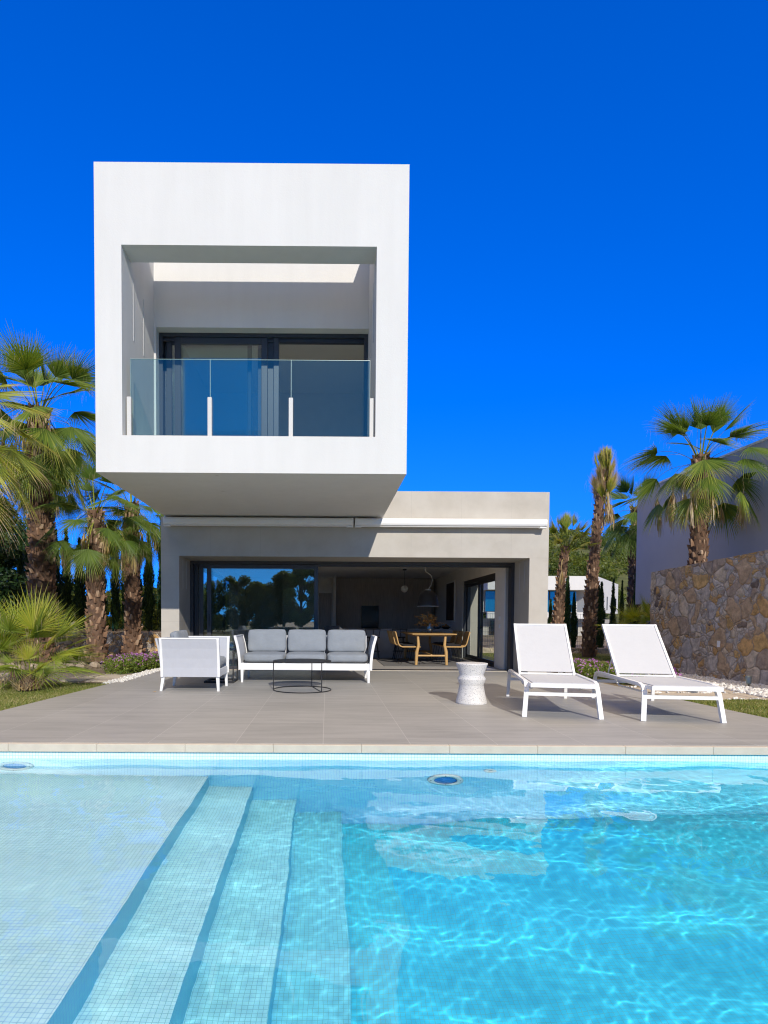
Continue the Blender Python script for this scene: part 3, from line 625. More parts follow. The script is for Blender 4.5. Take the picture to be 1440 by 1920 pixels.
# sun loungers
def lounger(label, loc, rz, up_deg):
    t = local_thing('sun_lounger', label, 'sun lounger', loc, rz, 'white sun loungers on the terrace')
    h = .335
    for sx in (-1, 1):
        b = MB(); b.tube([(sx*h, -.06, .375), (sx*h, .95, .375)], 1, sq=(.05, .04))
        b.tube([(sx*h, .95, .375), (sx*h, 1.86, .345)], 1, sq=(.045, .035)); b.build('side_rail', M['white_metal'], t, recalc=True)
        b = MB(); b.tube([(sx*(h+.038), .10, .385), (sx*(h+.048), .05, .30), (sx*(h+.075), -.01, 0)], 1, sq=(.05, .034)); b.build('leg', M['white_metal'], t, recalc=True)
        pts = [(sx*(h+.05), 0.06, .33), (sx*(h+.05), .10, .375), (sx*(h+.05), .18, .395), (sx*(h+.05), 1.15, .40), (sx*(h+.05), 1.62, .40), (sx*(h+.05), 1.70, .375), (sx*(h+.05), 1.735, .32), (sx*(h+.06), 1.80, 0)]
        b = MB(); b.tube(pts, 1, sq=(.04, .03)); b.build('leg', M['white_metal'], t, recalc=True)
        # bent support bow under the rail
        b = MB(); b.tube([(sx*(h-.05), .25, .36), (sx*(h-.05), .32, .30), (sx*(h-.05), .40, .285), (sx*(h-.05), 1.1, .275), (sx*(h-.05), 1.18, .30), (sx*(h-.05), 1.22, .36)], .011, 8); b.build('bow', M['white_metal'], t)
    for w_, y_ in ((.06, .04), (.05, 1.74)): b = MB(); b.tube([(-h-w_, y_, .265), (h+w_, y_, .265)], 1, sq=(.03, .04)); b.build('crossbar', M['white_metal'], t, recalc=True)
    b = MB(); b.tube([(-h-.025, -.075, .375), (h+.025, -.075, .375)], 1, sq=(.04, .045)); b.build('end_bar', M['white_metal'], t, recalc=True)
    for y_, z_, d_ in ((.35, .36, .055), (.95, .35, .03)): b = MB(); b.tube([(x, y_, z_-d_*(1-(x/.3)**2)) for x in [-.3+.06*k for k in range(11)]], .010, 8); b.build('under_strap', M['white_metal'], t)
    rows = []
    for i in range(13):
        y = -.06+i*(1.02/12); rows.append([(x, y, .398-.016*math.sin(math.pi*(x+h)/(2*h))*math.sin(math.pi*i/12)) for x in [-h+.0+k*(2*h/8) for k in range(9)]])
    b = MB(); panel_strip(b, rows, .006, (0, 0, 1)); b.build('seat_sling', M['mesh_white'], t, recalc=True)
    a = R(up_deg); o = Vector((0, 1.0, .40)); dy, dz = math.cos(a), math.sin(a); Lb = .90
    b = MB()
    for sx in (-1, 1): b.tube([o+Vector((sx*h, 0, 0)), o+Vector((sx*h, dy*Lb, dz*Lb))], 1, sq=(.028, .036))
    b.tube([o+Vector((-h-.014, dy*Lb, dz*Lb)), o+Vector((h+.014, dy*Lb, dz*Lb))], 1, sq=(.03, .022))
    b.tube([o+Vector((-h, dy*.02, dz*.02)), o+Vector((h, dy*.02, dz*.02))], 1, sq=(.02, .02)); b.build('back_frame', M['white_metal'], t, recalc=True)
    rows = [[tuple(o+Vector((x, dy*s+.014*math.sin(math.pi*(x+h)/(2*h))*dz, dz*s))) for x in [-h+.006+k*((2*h-.012)/6) for k in range(7)]] for s in [.05+.84*k/8 for k in range(9)]]
    b = MB(); panel_strip(b, rows, .006, (0, -dz, dy)); b.build('back_sling', M['mesh_white'], t, recalc=True)
    for sx in (-1, 1): b = MB(); b.tube([o+Vector((sx*.26, dy*.52, dz*.52)), (sx*.26, 1.62, .36)], .009, 8); b.build('prop', M['white_metal'], t)
    return t
lounger('white sun lounger with raised back next to the speckled stool', (2.665, 6.60, 0), R(-10.8), 46)
lounger('white sun lounger with raised back in front of the stone wall, farther from the stool', (3.90, 6.38, 0), R(-7.5), 46)

# ================================================================ INSIDE THE LIVING ROOM
M['oak'] = mat('oiled_oak', (.54, .33, .125), .5, noise_amt=.18, noise_scale=6, stretch=(1, 12, 12), bump=.05, bump_scale=60)
M['rattan'] = mat('woven_cane', (.46, .27, .10), .7, noise_amt=.35, noise_scale=60, bump=.6, bump_scale=120)
M['seat_pad'] = mat('dark_seat_pad', (.03, .03, .035), .9, noise_amt=.1)
t = local_thing('dining_table', 'oak dining table with rounded legs and low stretcher inside the open glass doors', 'dining table', (2.56, 14.05, 0))
b = MB(); b.box(-.52, .56, 0, 2.3, .745, .775, .012); b.box(-.44, .46, .06, 2.24, .715, .744, .01); b.build('table_top', M['oak'], t)
for x, y in ((-.37, .12), (.30, .12), (-.37, 2.18), (.30, 2.18)):
    s_ = -1 if x < 0 else 1
    b = MB(); b.tube([(x+s_*.0, y, .72), (x-s_*.02, y, .5), (x+s_*.02, y, .33), (x+s_*.035, y, 0)], [.03, .036, .042, .034], 14); b.build('leg', M['oak'], t)
b = MB(); b.tube([(-.36, .12, .24), (.32, .12, .24)], .024, 10); b.tube([(-.36, 2.18, .24), (.32, 2.18, .24)], .024, 10); b.tube([(-.03, .12, .255), (-.03, 2.18, .265)], .02, 10); b.build('stretcher', M['oak'], t)
def dchair(label, loc, rz, first=[None]):
    if first[0]:
        c = copy_tree(first[0]); c.location = loc; c.rotation_euler.z = rz; c['label'] = label; return c
    t = local_thing('dining_chair', label, 'chair', loc, rz, 'cane backed chairs round the dining table')
    w = .24
    b = MB(); b.box(-w, w, -.24, .20, .445, .462, .005); b.build('seat', M['rattan'], t)
    b = MB(); cushion(b, (0, -.02, .48), (.42, .40, .04), n=6); b.build('seat_pad', M['seat_pad'], t)
    b = MB(); prof = [(.20, .455), (.25, .475), (.285, .53), (.32, .66), (.355, .80)]
    for i in range(7):
        x = -w+.03+i*(2*w-.06)/6; b.tube([(x, y, z) for y, z in prof], .013, 6)
    for j in range(1, 5):
        y, z = prof[j]; b.tube([(-w+.02, y, z), (w-.02, y, z)], .008, 6)
    b.build('backrest', M['rattan'], t)
    b = MB()
    for sx in (-1, 1): b.tube([(sx*w, -.24, .445), (sx*w, .18, .445), (sx*w, .25, .47), (sx*w, .285, .53), (sx*w, .355, .805)], .016, 8)
    b.tube([(-w, .355, .805), (w, .355, .805)], .016, 8); b.tube([(-w, -.24, .447), (w, -.24, .447)], .016, 8); b.build('chair_frame', M['oak'], t)
    for sx in (-1, 1):
        b = MB(); b.tube([(sx*.15, -.17, .44), (sx*.22, -.24, .01), (sx*.22, .22, .01), (sx*.15, .12, .44)], .008, 6); b.build('wire_leg', M['black'], t)
    first[0] = t; return t
lab = ['cane backed dining chair nearest the doors on the left side of the oak table', 'middle cane chair on the left side of the oak table', 'rear cane chair on the left side of the oak table',
       'cane backed dining chair nearest the doors on the right side of the oak table', 'middle cane chair on the right side of the oak table', 'rear cane chair on the right side of the oak table']
for i, y in enumerate((14.5, 15.25, 16.0)): dchair(lab[i], (2.02+.0*i, y, 0), R(90))
for i, y in enumerate((14.6, 15.3, 16.0)): dchair(lab[3+i], (3.14, y, 0), R(-90))
b = MB(); b.box(1.35, 3.75, 13.75, 16.6, .007, .016); o = b.build('rug', mat('dark_edged_rug', (.20, .19, .18), .95, noise_amt=.15, noise_scale=60), origin=(2.55, 15.2, 0)); tag(o, 'flat grey rug under the oak dining table', 'rug')
M['pod'] = m_fabric('grey_felt', (.10, .10, .11))
# glass vase with dried plant
t = local_thing('vase', 'clear glass vase standing on the oak dining table', 'vase', (2.62, 15.0, .776))
b = MB(); b.lathe([(.06, 0), (.075, .02), (.085, .12), (.07, .2), (.062, .24)], n=24); o2 = b.build('vase_body', M['glass'], t)
b = MB(); b.lathe([(.0, .004), (.06, .004), (.072, .03), (.08, .10), (0, .10)], n=20); b.build('vase_filling', M['grey_stone'], t)
b = MB(); rr = random.Random(8)
for i in range(46):
    a = rr.uniform(0, 6.28); sp = rr.uniform(.05, .42); hh = rr.uniform(.22, .58)
    tip = Vector((math.cos(a)*sp, math.sin(a)*sp, hh-sp*.35)); mid = Vector((tip.x*.4, tip.y*.4, hh*.75)); base = Vector((0, 0, .1))
    b.tube([base, mid, tip], [.003, .0025, .001], 4)
    for k in range(16):
        s_ = .45+.55*k/15; p = mid.lerp(tip, (s_-.45)/.55); d = Vector((rr.uniform(-1, 1), rr.uniform(-1, 1), rr.uniform(-1, .3)))*.07
        q = Vector((rr.uniform(-1, 1), rr.uniform(-1, 1), 0))*.018
        b.add([p-q, p+q, p+d], [(0, 1, 2)])
M['dry_plant'] = mat('dried_leaves', (.55, .34, .12), .8, noise_amt=.3, noise_scale=20)
o = b.build('dried_bouquet', M['dry_plant'], origin=(0, 0, 0)); o.location = (2.62, 15.0, .78); tag(o, 'bushy bunch of brown dried leaves in the glass vase', 'dried plant')
# lamps
t = local_thing('pendant_lamp', 'large dark bell shaped pendant lamp above the oak table', 'pendant lamp', (2.56, 14.95, 1.45))
b = MB(); b.lathe([(.268, 0), (.27, .01), (.262, .06), (.225, .26), (.17, .36), (.08, .405), (.07, .42), (.0, .42)], n=48); b.lathe([(.262, .004), (.255, .06), (.218, .255), (.165, .35), (0, .39)], n=48)
M['lamp'] = mat('dark_grey_lacquer', (.03, .03, .033), .4); b.build('lamp_shade', M['lamp'], t)
b = MB(); b.lathe([(.275, -.004), (.275, .008), (.268, .008), (.268, -.004)], n=48); b.lathe([(.085, .41), (.085, .425), (.0, .43)], n=24); b.build('rim', M['white_metal'], t)
b = MB(); b.tube([(0, 0, .42), (.08, 0, .55), (.11, 0, .68), (.06, 0, .80), (-.06, 0, .88), (-.09, 0, .98), (0, 0, 1.10), (.07, 0, 1.14)], .006, 6); b.lathe([(.05, 1.10), (.05, 1.149), (0, 1.149)], (.08, 0), 16); b.build('cord', M['white_metal'], t)
t = local_thing('globe_lamp', 'small white globe lamp hanging above the dark kitchen counter', 'pendant lamp', (2.28, 17.4, 2.02))
b = MB(); b.lathe([(.001, -.105)]+[(.105*math.sin(a), -.105*math.cos(a)) for a in [math.pi*k/16 for k in range(1, 16)]]+[(.001, .105)], n=32); b.build('globe', mat('opal_glass', (.75, .75, .74), .3), t)
b = MB(); b.tube([(0, 0, .10), (0, 0, .55)], .004, 6); b.lathe([(.06, .55), (.06, .578), (0, .578)], n=20); b.build('cord', M['black'], t)
# kitchen
t = thing('kitchen_counter', 'long dark kitchen counter behind the dining table', 'kitchen counter', (2.1, 17.2, 0))
b = MB(); b.box(.42, 3.60, 16.84, 17.7, .007, .80); b.build('base', M['grey_stone'], t)
b = MB(); b.box(.40, 3.62, 16.8, 17.74, .80, .84, .004); b.build('counter_top', M['grey_stone'], t)
t = thing('kitchen_cabinets', 'tall dark wood kitchen cabinets with a black oven at the back of the room', 'kitchen cabinets', (2.1, 21, 0))
xs_ = [.32, 1.22, 1.84, 2.46, 3.08, 3.70]
for i in range(5):
    for z0_, z1_ in ((.01, 1.90), (1.91, 2.58)):
        if i == 1 and z0_ < 1:
            b = MB(); b.box(xs_[i]+.004, xs_[i+1]-.004, 20.98, 21.0, .01, .5); b.build('door_panel', M['cabinet'], t)
            b = MB(); b.box(xs_[i]+.004, xs_[i+1]-.004, 20.97, 21.0, .505, 1.6, .004); b.box(xs_[i]+.06, xs_[i+1]-.06, 20.94, 20.965, 1.02, 1.04, .004); b.build('oven', M['oven'], t)
            b = MB(); b.box(xs_[i]+.004, xs_[i+1]-.004, 20.98, 21.0, 1.605, 1.9); b.build('door_panel', M['cabinet'], t); continue
        b = MB(); b.box(xs_[i]+.004, xs_[i+1]-.004, 20.98, 21.0, z0_, z1_-.005); b.build('door_panel', M['cabinet'], t)
b = MB(); b.box(.31, 3.70, 21.003, 21.6, .007, 2.59); b.build('carcass', M['cabinet'], t)
t = thing('picture', 'dark framed picture on the right wall of the room near the kitchen', 'picture', (3.9, 18.6, 1.6))
b = MB(); b.box(3.885, 3.918, 18.0, 19.2, 1.05, 2.32); b.build('picture_frame', M['white_metal'], t)
b = MB(); b.box(3.878, 3.884, 18.05, 19.15, 1.10, 2.27); b.build('canvas', mat('dark_abstract_print', (.05, .03, .025), .6, noise_amt=.9, noise_scale=4), t)
def stool(label, loc, rz, first=[None]):
    if first[0]:
        c = copy_tree(first[0]); c.location = loc; c.rotation_euler.z = rz; c['label'] = label; return c
    t = local_thing('bar_stool', label, 'bar stool', loc, rz, 'black bar stools at the counter')
    b = MB(); b.lathe([(0, .60), (.19, .60), (.2, .615), (.19, .63), (0, .63)], n=24); b.build('seat', M['black'], t)
    b = MB(); b.tube([(.21*math.cos(a), .21*math.sin(a), .84) for a in [R(-30+k*15) for k in range(17)]], .012, 6)
    for a in (R(-10), R(90), R(190)): b.tube([(.17*math.cos(a), .17*math.sin(a), .62), (.21*math.cos(a), .21*math.sin(a), .84)], .008, 6)
    b.build('backrest', M['black'], t)
    for k in range(4):
        a = R(45+90*k); b = MB(); b.tube([(.13*math.cos(a), .13*math.sin(a), .6), (.24*math.cos(a), .24*math.sin(a), 0)], .01, 6); b.build('leg', M['black'], t)
    b = MB(); b.tube([(.2*math.cos(a), .2*math.sin(a), .22) for a in [R(k*20) for k in range(18)]], .007, 6, closed=True); b.build('footrest', M['black'], t)
    first[0] = t; return t
stool('thin black bar stool at the counter just right of the sofa', (1.28, 16.4, 0), R(180)); stool('thin black bar stool behind the left dining chairs', (2.05, 16.55, 0), R(180))
t = local_thing('shell_chair', 'grey round backed armchair indoors, only its top seen above the sofa cushions', 'armchair', (.13, 14.2, 0))
b = MB(); cushion(b, (0, 0, .40), (.62, .6, .22), n=10); b.build('seat', M['pod'], t)
b = MB(); rows = [[(r_*math.cos(a), .05-r_*math.sin(a), z) for a in [R(-200+k*220/14) for k in range(15)]] for r_, z in ((.32, .3), (.35, .5), (.36, .7), (.30, .88), (.18, .96))]
rows = [[(.33*s_*math.cos(R(180+k*180/12)), .05+.30*s_*math.sin(R(180+k*180/12)), z) for k in range(13)] for s_, z in ((.95, .3), (1, .5), (1, .7), (.8, .86), (.45, .95))]
panel_strip(b, rows, .03, (0, 1, 0)); b.build('backrest', M['pod'], t, recalc=True)
b = MB()
for sx in (-1, 1):
    for yy in (-.2, .2): b.tube([(sx*.2, yy, .32), (sx*.26, yy*1.3, 0)], .014, 6)
b.build('leg_frame', M['black'], t)
b = MB(); b.lathe([(.05, 0), (.10, .03), (.14, .10), (.135, .10), (.09, .035), (0, .02)], n=24); o = b.build('bowl', mat('blue_glaze', (.05, .10, .14), .2)); o.location = (3.22, 17.2, .842); tag(o, 'small dark blue bowl on the kitchen counter', 'bowl')
b = MB()
for k in range(7): a = k*.9; cx, cy, cz = .08*math.cos(a)*(k > 0), .08*math.sin(a)*(k > 0), .07+(.04 if k == 0 else 0); b.lathe([(.001, cz-.04)]+[(.04*math.sin(q), cz-.04*math.cos(q)) for q in [math.pi*j/8 for j in range(1, 8)]]+[(.001, cz+.04)], (cx, cy), 12)
t = local_thing('fruit_bowl', 'dark bowl of orange fruit on the right end of the kitchen counter', 'fruit bowl', (3.5, 17.3, .842))
b.build('fruit', mat('orange_peel', (.30, .12, .03), .5), t)
b = MB(); b.lathe([(.06, 0), (.15, .05), (.16, .07), (.14, .05), (0, .02)], n=24); b.build('bowl_body', M['black'], t)

# pool fittings on the far wall
_before = set(bpy.data.objects)
def pool_light(label, x, z, r=.16):
    t = local_thing('pool_light', label, 'pool light', (x, PY1, z), 0, 'round lights in the pool wall')
    def ringy(r0, r1, y0, y1, n=32):
        b = MB(); vs = []
        for rr_, yy in ((r0, y0), (r0, y1), (r1, y1), (r1, y0)):
            for k in range(n): a = 2*math.pi*k/n; vs.append((rr_*math.cos(a), yy, rr_*math.sin(a)))
        F = [(i*n+k, i*n+(k+1) % n, ((i+1) % 4)*n+(k+1) % n, ((i+1) % 4)*n+k) for i in range(4) for k in range(n)]; b.add(vs, F, True); return b
    ringy(r*.66, r, -.001, -.022).build('bezel', mat('pale_plastic', (.70, .80, .80), .35), t, recalc=True)
    b = MB(); n = 28; vs = [(0, -.04, 0)]; F = []
    for i in range(1, 5):
        for k in range(n): a = 2*math.pi*k/n; q = i/4; vs.append((r*.64*q*math.cos(a), -.04*(1-q*q)-.004, r*.64*q*math.sin(a)))
    F = [(0, 1+k, 1+(k+1) % n) for k in range(n)]+[(1+(i-1)*n+k, 1+i*n+k, 1+i*n+(k+1) % n, 1+(i-1)*n+(k+1) % n) for i in range(1, 4) for k in range(n)]
    b.add(vs, F, True); b.build('lens', mat('blue_lens', (.03, .22, .62), .15), t)
    b = MB()
    for k in range(4): a = R(90*k); b.box(r*.83*math.cos(a)-.006, r*.83*math.cos(a)+.006, -.026, -.0225, r*.83*math.sin(a)-.006, r*.83*math.sin(a)+.006)
    b.build('screws', M['frame'], t)
pool_light('round blue pool light in the wall of the deep end, right of the steps', 1.055, WL-.60)
pool_light('round blue pool light above the shallow shelf at the far left of the pool', -2.755, WL-.27)
t = local_thing('pool_inlet', 'small round white water inlet in the pool wall right of the blue light', 'pool inlet', (1.45, PY1, WL-.33))
b = MB(); n = 24; vs = []
for rr_, yy in ((.022, -.001), (.022, -.012), (.055, -.012), (.055, -.001)):
    for k in range(n): a = 2*math.pi*k/n; vs.append((rr_*math.cos(a), yy, rr_*math.sin(a)))
b.add(vs, [(i*n+k, i*n+(k+1) % n, ((i+1) % 4)*n+(k+1) % n, ((i+1) % 4)*n+k) for i in range(4) for k in range(n)], True); b.build('flange', M['white_metal'], t, recalc=True)
b = MB(); b.add([(.02*math.cos(2*math.pi*k/12), -.003, .02*math.sin(2*math.pi*k/12)) for k in range(12)], [tuple(range(12))]); b.build('nozzle', M['grey_stone'], t)
for _o in set(bpy.data.objects)-_before:
    if _o.type == 'MESH': _o.cycles.is_caustics_receiver = True
b = MB(); b.add([(0, 0, .004), (.05, .012, .012), (.075, 0, .006), (.04, -.014, .01)], [(0, 1, 2, 3)]); o = b.build('fallen_leaf', M['dry_plant']); o.location = (-2.62, 8.75, 0); o['label'] = 'single dry leaf lying on the terrace left of the armchair'; o['category'] = 'leaf'
# ================================================================ GARDEN
def m_leaf(name, stops, trans=.35, rough=.45, hue=None):
    """leaf colour picked by the mesh's own 'tint' attribute (0 fresh .. 1 dry)"""
    m = bpy.data.materials.new(name); m.use_nodes = True; t = m.node_tree; b = t.nodes['Principled BSDF']; o = t.nodes['Material Output']
    at = t.nodes.new('ShaderNodeAttribute'); at.attribute_name = 'tint'
    c = ramp(t, at.outputs['Fac'], stops); L(t, c, b.inputs['Base Color']); b.inputs['Roughness'].default_value = rough; b.inputs['Specular IOR Level'].default_value = .4
    tr = t.nodes.new('ShaderNodeBsdfTranslucent'); hs = t.nodes.new('ShaderNodeHueSaturation'); hs.inputs['Value'].default_value = 1.5; hs.inputs['Saturation'].default_value = 1.1; hs.inputs['Hue'].default_value = .49
    L(t, c, hs.inputs['Color']); L(t, hs.outputs[0], tr.inputs[0])
    mx = t.nodes.new('ShaderNodeMixShader'); mx.inputs[0].default_value = trans; L(t, b.outputs[0], mx.inputs[1]); L(t, tr.outputs[0], mx.inputs[2]); L(t, mx.outputs[0], o.inputs[0]); return m
M['palm'] = m_leaf('palm_leaf', [(0, (.055, .12, .02)), (.3, (.15, .23, .033)), (.55, (.44, .46, .07)), (.8, (.50, .38, .16)), (1, (.52, .42, .28))])
M['fan'] = m_leaf('fan_leaf', [(0, (.10, .17, .04)), (.4, (.26, .34, .045)), (.62, (.42, .42, .05)), (.85, (.45, .36, .12)), (1, (.42, .33, .21))])
M['needles'] = m_leaf('conifer_foliage', [(0, (.012, .035, .012)), (.5, (.035, .08, .02)), (1, (.10, .17, .035))], .2)
M['pine'] = m_leaf('pine_foliage', [(0, (.04, .07, .015)), (.5, (.11, .15, .03)), (1, (.24, .27, .05))], .45)
M['shrub'] = m_leaf('shrub_foliage', [(0, (.05, .10, .02)), (.5, (.13, .20, .03)), (1, (.30, .33, .06))], .3)
M['petal'] = m_leaf('flower_petals', [(0, (.35, .10, .42)), (.6, (.55, .22, .55)), (1, (.65, .50, .60))], .3)
M['grass'] = m_leaf('lawn_blades', [(0, (.09, .15, .02)), (.45, (.20, .25, .045)), (.75, (.40, .36, .13)), (1, (.55, .47, .26))], .3)
M['bark'] = mat('palm_bark', (.13, .078, .05), .95, noise_amt=.45, noise_scale=9, bump=.6, bump_scale=40)
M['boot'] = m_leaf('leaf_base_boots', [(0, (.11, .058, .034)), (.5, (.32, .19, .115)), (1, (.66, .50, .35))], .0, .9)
M['twig'] = mat('twig_bark', (.10, .075, .05), .95, noise_amt=.3)

class TB:
    """fast triangle and quad collector with a per-vertex tint"""
    def __init__(s): s.v = []; s.f = []; s.t = []; s.n = 0
    def add(s, vs, fs, tint):
        s.v.append(np.asarray(vs, np.float32)); s.f += [tuple(i+s.n for i in f) for f in fs]
        s.t.append(np.full(len(vs), tint, np.float32) if np.isscalar(tint) else np.asarray(tint, np.float32)); s.n += len(vs)
    def addn(s, V, nper, F, T):
        """V (k*nper,3) vertices of k copies of the same little polygon set F"""
        k = len(V)//nper; base = (np.arange(k)*nper+s.n)
        for f in F: s.f += (base[:, None]+np.array(f)[None, :]).tolist()
        s.v.append(V.astype(np.float32)); s.t.append(T.astype(np.float32)); s.n += len(V)
    def build(s, name, material, parent=None, loc=None, smooth=False, **tags):
        me = bpy.data.meshes.new(name); V = np.concatenate(s.v); me.from_pydata(V.tolist(), [], s.f); me.materials.append(material)
        if smooth: me.polygons.foreach_set('use_smooth', [True]*len(s.f))
        a = me.attributes.new('tint', 'FLOAT', 'POINT'); a.data.foreach_set('value', np.concatenate(s.t)); me.update()
        o = bpy.data.objects.new(name, me); sc.collection.objects.link(o)
        if parent is not None: o.parent = parent
        if loc is not None: o.location = loc
        o['_org'] = (0, 0, 0); tag(o, **tags); return o

def fan_leaf(tb, base, az, el, Lp, Rl, nseg=34, spread=R(125), droop=.5, tint=.1, rnd=random, dry_tips=.0, fold=0.0, w=.03, curl=0.0, petw=.018, pet_tint=.45):
    """a fan palm leaf: arched stalk and a fan of split, folded segments"""
    d = Vector((math.cos(az)*math.cos(el), math.sin(az)*math.cos(el), math.sin(el))); side = Vector((-math.sin(az), math.cos(az), 0))
    # stalk
    P = []; cur = Vector(base); dd = d.copy(); n = 7
    for i in range(n+1):
        P.append(cur.copy()); cur = cur+dd*(Lp/n); dd = (dd+Vector((0, 0, -droop*.16*(1+i/n)))).normalized()
    for i in range(n):
        w0 = petw*(1-.5*i/n); w1 = petw*(1-.5*(i+1)/n); up0 = side.cross(dd).normalized()*w0*.5
        tb.add([P[i]-side*w0, P[i]+side*w0, P[i+1]+side*w1, P[i+1]-side*w1, P[i]-up0, P[i+1]-up0], [(0, 1, 2, 3), (0, 3, 5, 4), (1, 4, 5, 2)], pet_tint+rnd.uniform(-.05, .05))
    hub = P[-1]; fwd = dd.normalized(); nrm = side.cross(fwd).normalized()*-1
    if nrm.z < 0 and el > -1.2: nrm = -nrm
    roll = rnd.uniform(-.5, .5); s2 = (side*math.cos(roll)+nrm*math.sin(roll)).normalized(); nrm = (nrm*math.cos(roll)-side*math.sin(roll)).normalized()
    for k in range(nseg):
        u = (k+.5)/nseg*2-1; a = u*spread*(1-fold*.55); l = Rl*(.62+.38*math.cos(u*1.45))*rnd.uniform(.88, 1.08)
        sd = (fwd*math.cos(a)+s2*math.sin(a)).normalized(); ns = nrm+sd*0
        per = nrm.cross(sd).normalized(); tw = rnd.uniform(-.55, .55); n2 = (nrm*math.cos(tw)+per*math.sin(tw)).normalized(); per = (per*math.cos(tw)-nrm*math.sin(tw)).normalized(); vs = []; tt = []; p = hub.copy(); dv = (sd+nrm*(.22*(1-abs(u)))).normalized(); m_ = 6
        ld = droop*(.8+.6*rnd.random()); seg_t = tint+rnd.uniform(-.10, .12)
        for j in range(m_+1):
            q = j/m_; ww = w*l*(min(1, q*3.6+.12))*(1 if q < .36 else max(.04, 1-(q-.36)*1.5)); up = n2*(ww*.5)
            vs += [p-per*ww-up*.0, p+up, p+per*ww]
            tt += [seg_t+dry_tips*max(0, q-.55)*2.0]*3
            p = p+dv*(l/m_); g = ld*(.04+.42*q*q); dv = (dv+Vector((0, 0, -g))+nrm*(-curl*q)).normalized()
        F = []
        for j in range(m_): F += [(j*3, j*3+1, j*3+4, j*3+3), (j*3+1, j*3+2, j*3+5, j*3+4)]
        tb.add(vs, F, np.clip(tt, 0, 1))
    # hanging threads
    for k in range(int(nseg*.35)):
        u = rnd.uniform(-1, 1); a = u*spread; sd = (fwd*math.cos(a)+s2*math.sin(a)); p = hub+sd*Rl*rnd.uniform(.5, .85)-Vector((0, 0, Rl*.1*droop)); q = p+Vector((rnd.uniform(-.05, .05), rnd.uniform(-.05, .05), -rnd.uniform(.08, .28)))
        tb.add([p, p+Vector((.003, .002, 0)), q], [(0, 1, 2)], .98)
def dead_leaf(tb, base, az, length, Rl, rnd, out=.35, nseg=16):
    """a brown folded leaf hanging on its bent stalk"""
    d = Vector((math.cos(az), math.sin(az), 0)); P = []; n = 6
    for i in range(n+1): q = i/n; P.append(Vector(base)+d*out*math.sin(q*1.9)+Vector((0, 0, length*(.16*math.sin(q*2.2)-q*q))))
    side = Vector((-d.y, d.x, 0))
    for i in range(n): tb.add([P[i]-side*.012, P[i]+side*.012, P[i+1]+side*.008, P[i+1]-side*.008], [(0, 1, 2, 3)], rnd.uniform(.7, .95))
    for k in range(nseg):
        a = rnd.uniform(0, 6.28); o_ = Vector((math.cos(a), math.sin(a), 0))*rnd.uniform(.02, .26)*Rl; l = Rl*rnd.uniform(.6, 1.1); p = P[-1]; per = Vector((-o_.y, o_.x, 0)).normalized()*.016; vs = []
        for j in range(5): q = j/4; c = p+o_*math.sin(q*1.7)+Vector((rnd.uniform(-.01, .01), rnd.uniform(-.01, .01), -l*q)); wq = (.25+q*2.4 if q < .4 else 1.25-q); vs += [c-per*wq, c+per*wq]
        tb.add(vs, [(2*j, 2*j+1, 2*j+3, 2*j+2) for j in range(4)], rnd.uniform(.72, 1.0))

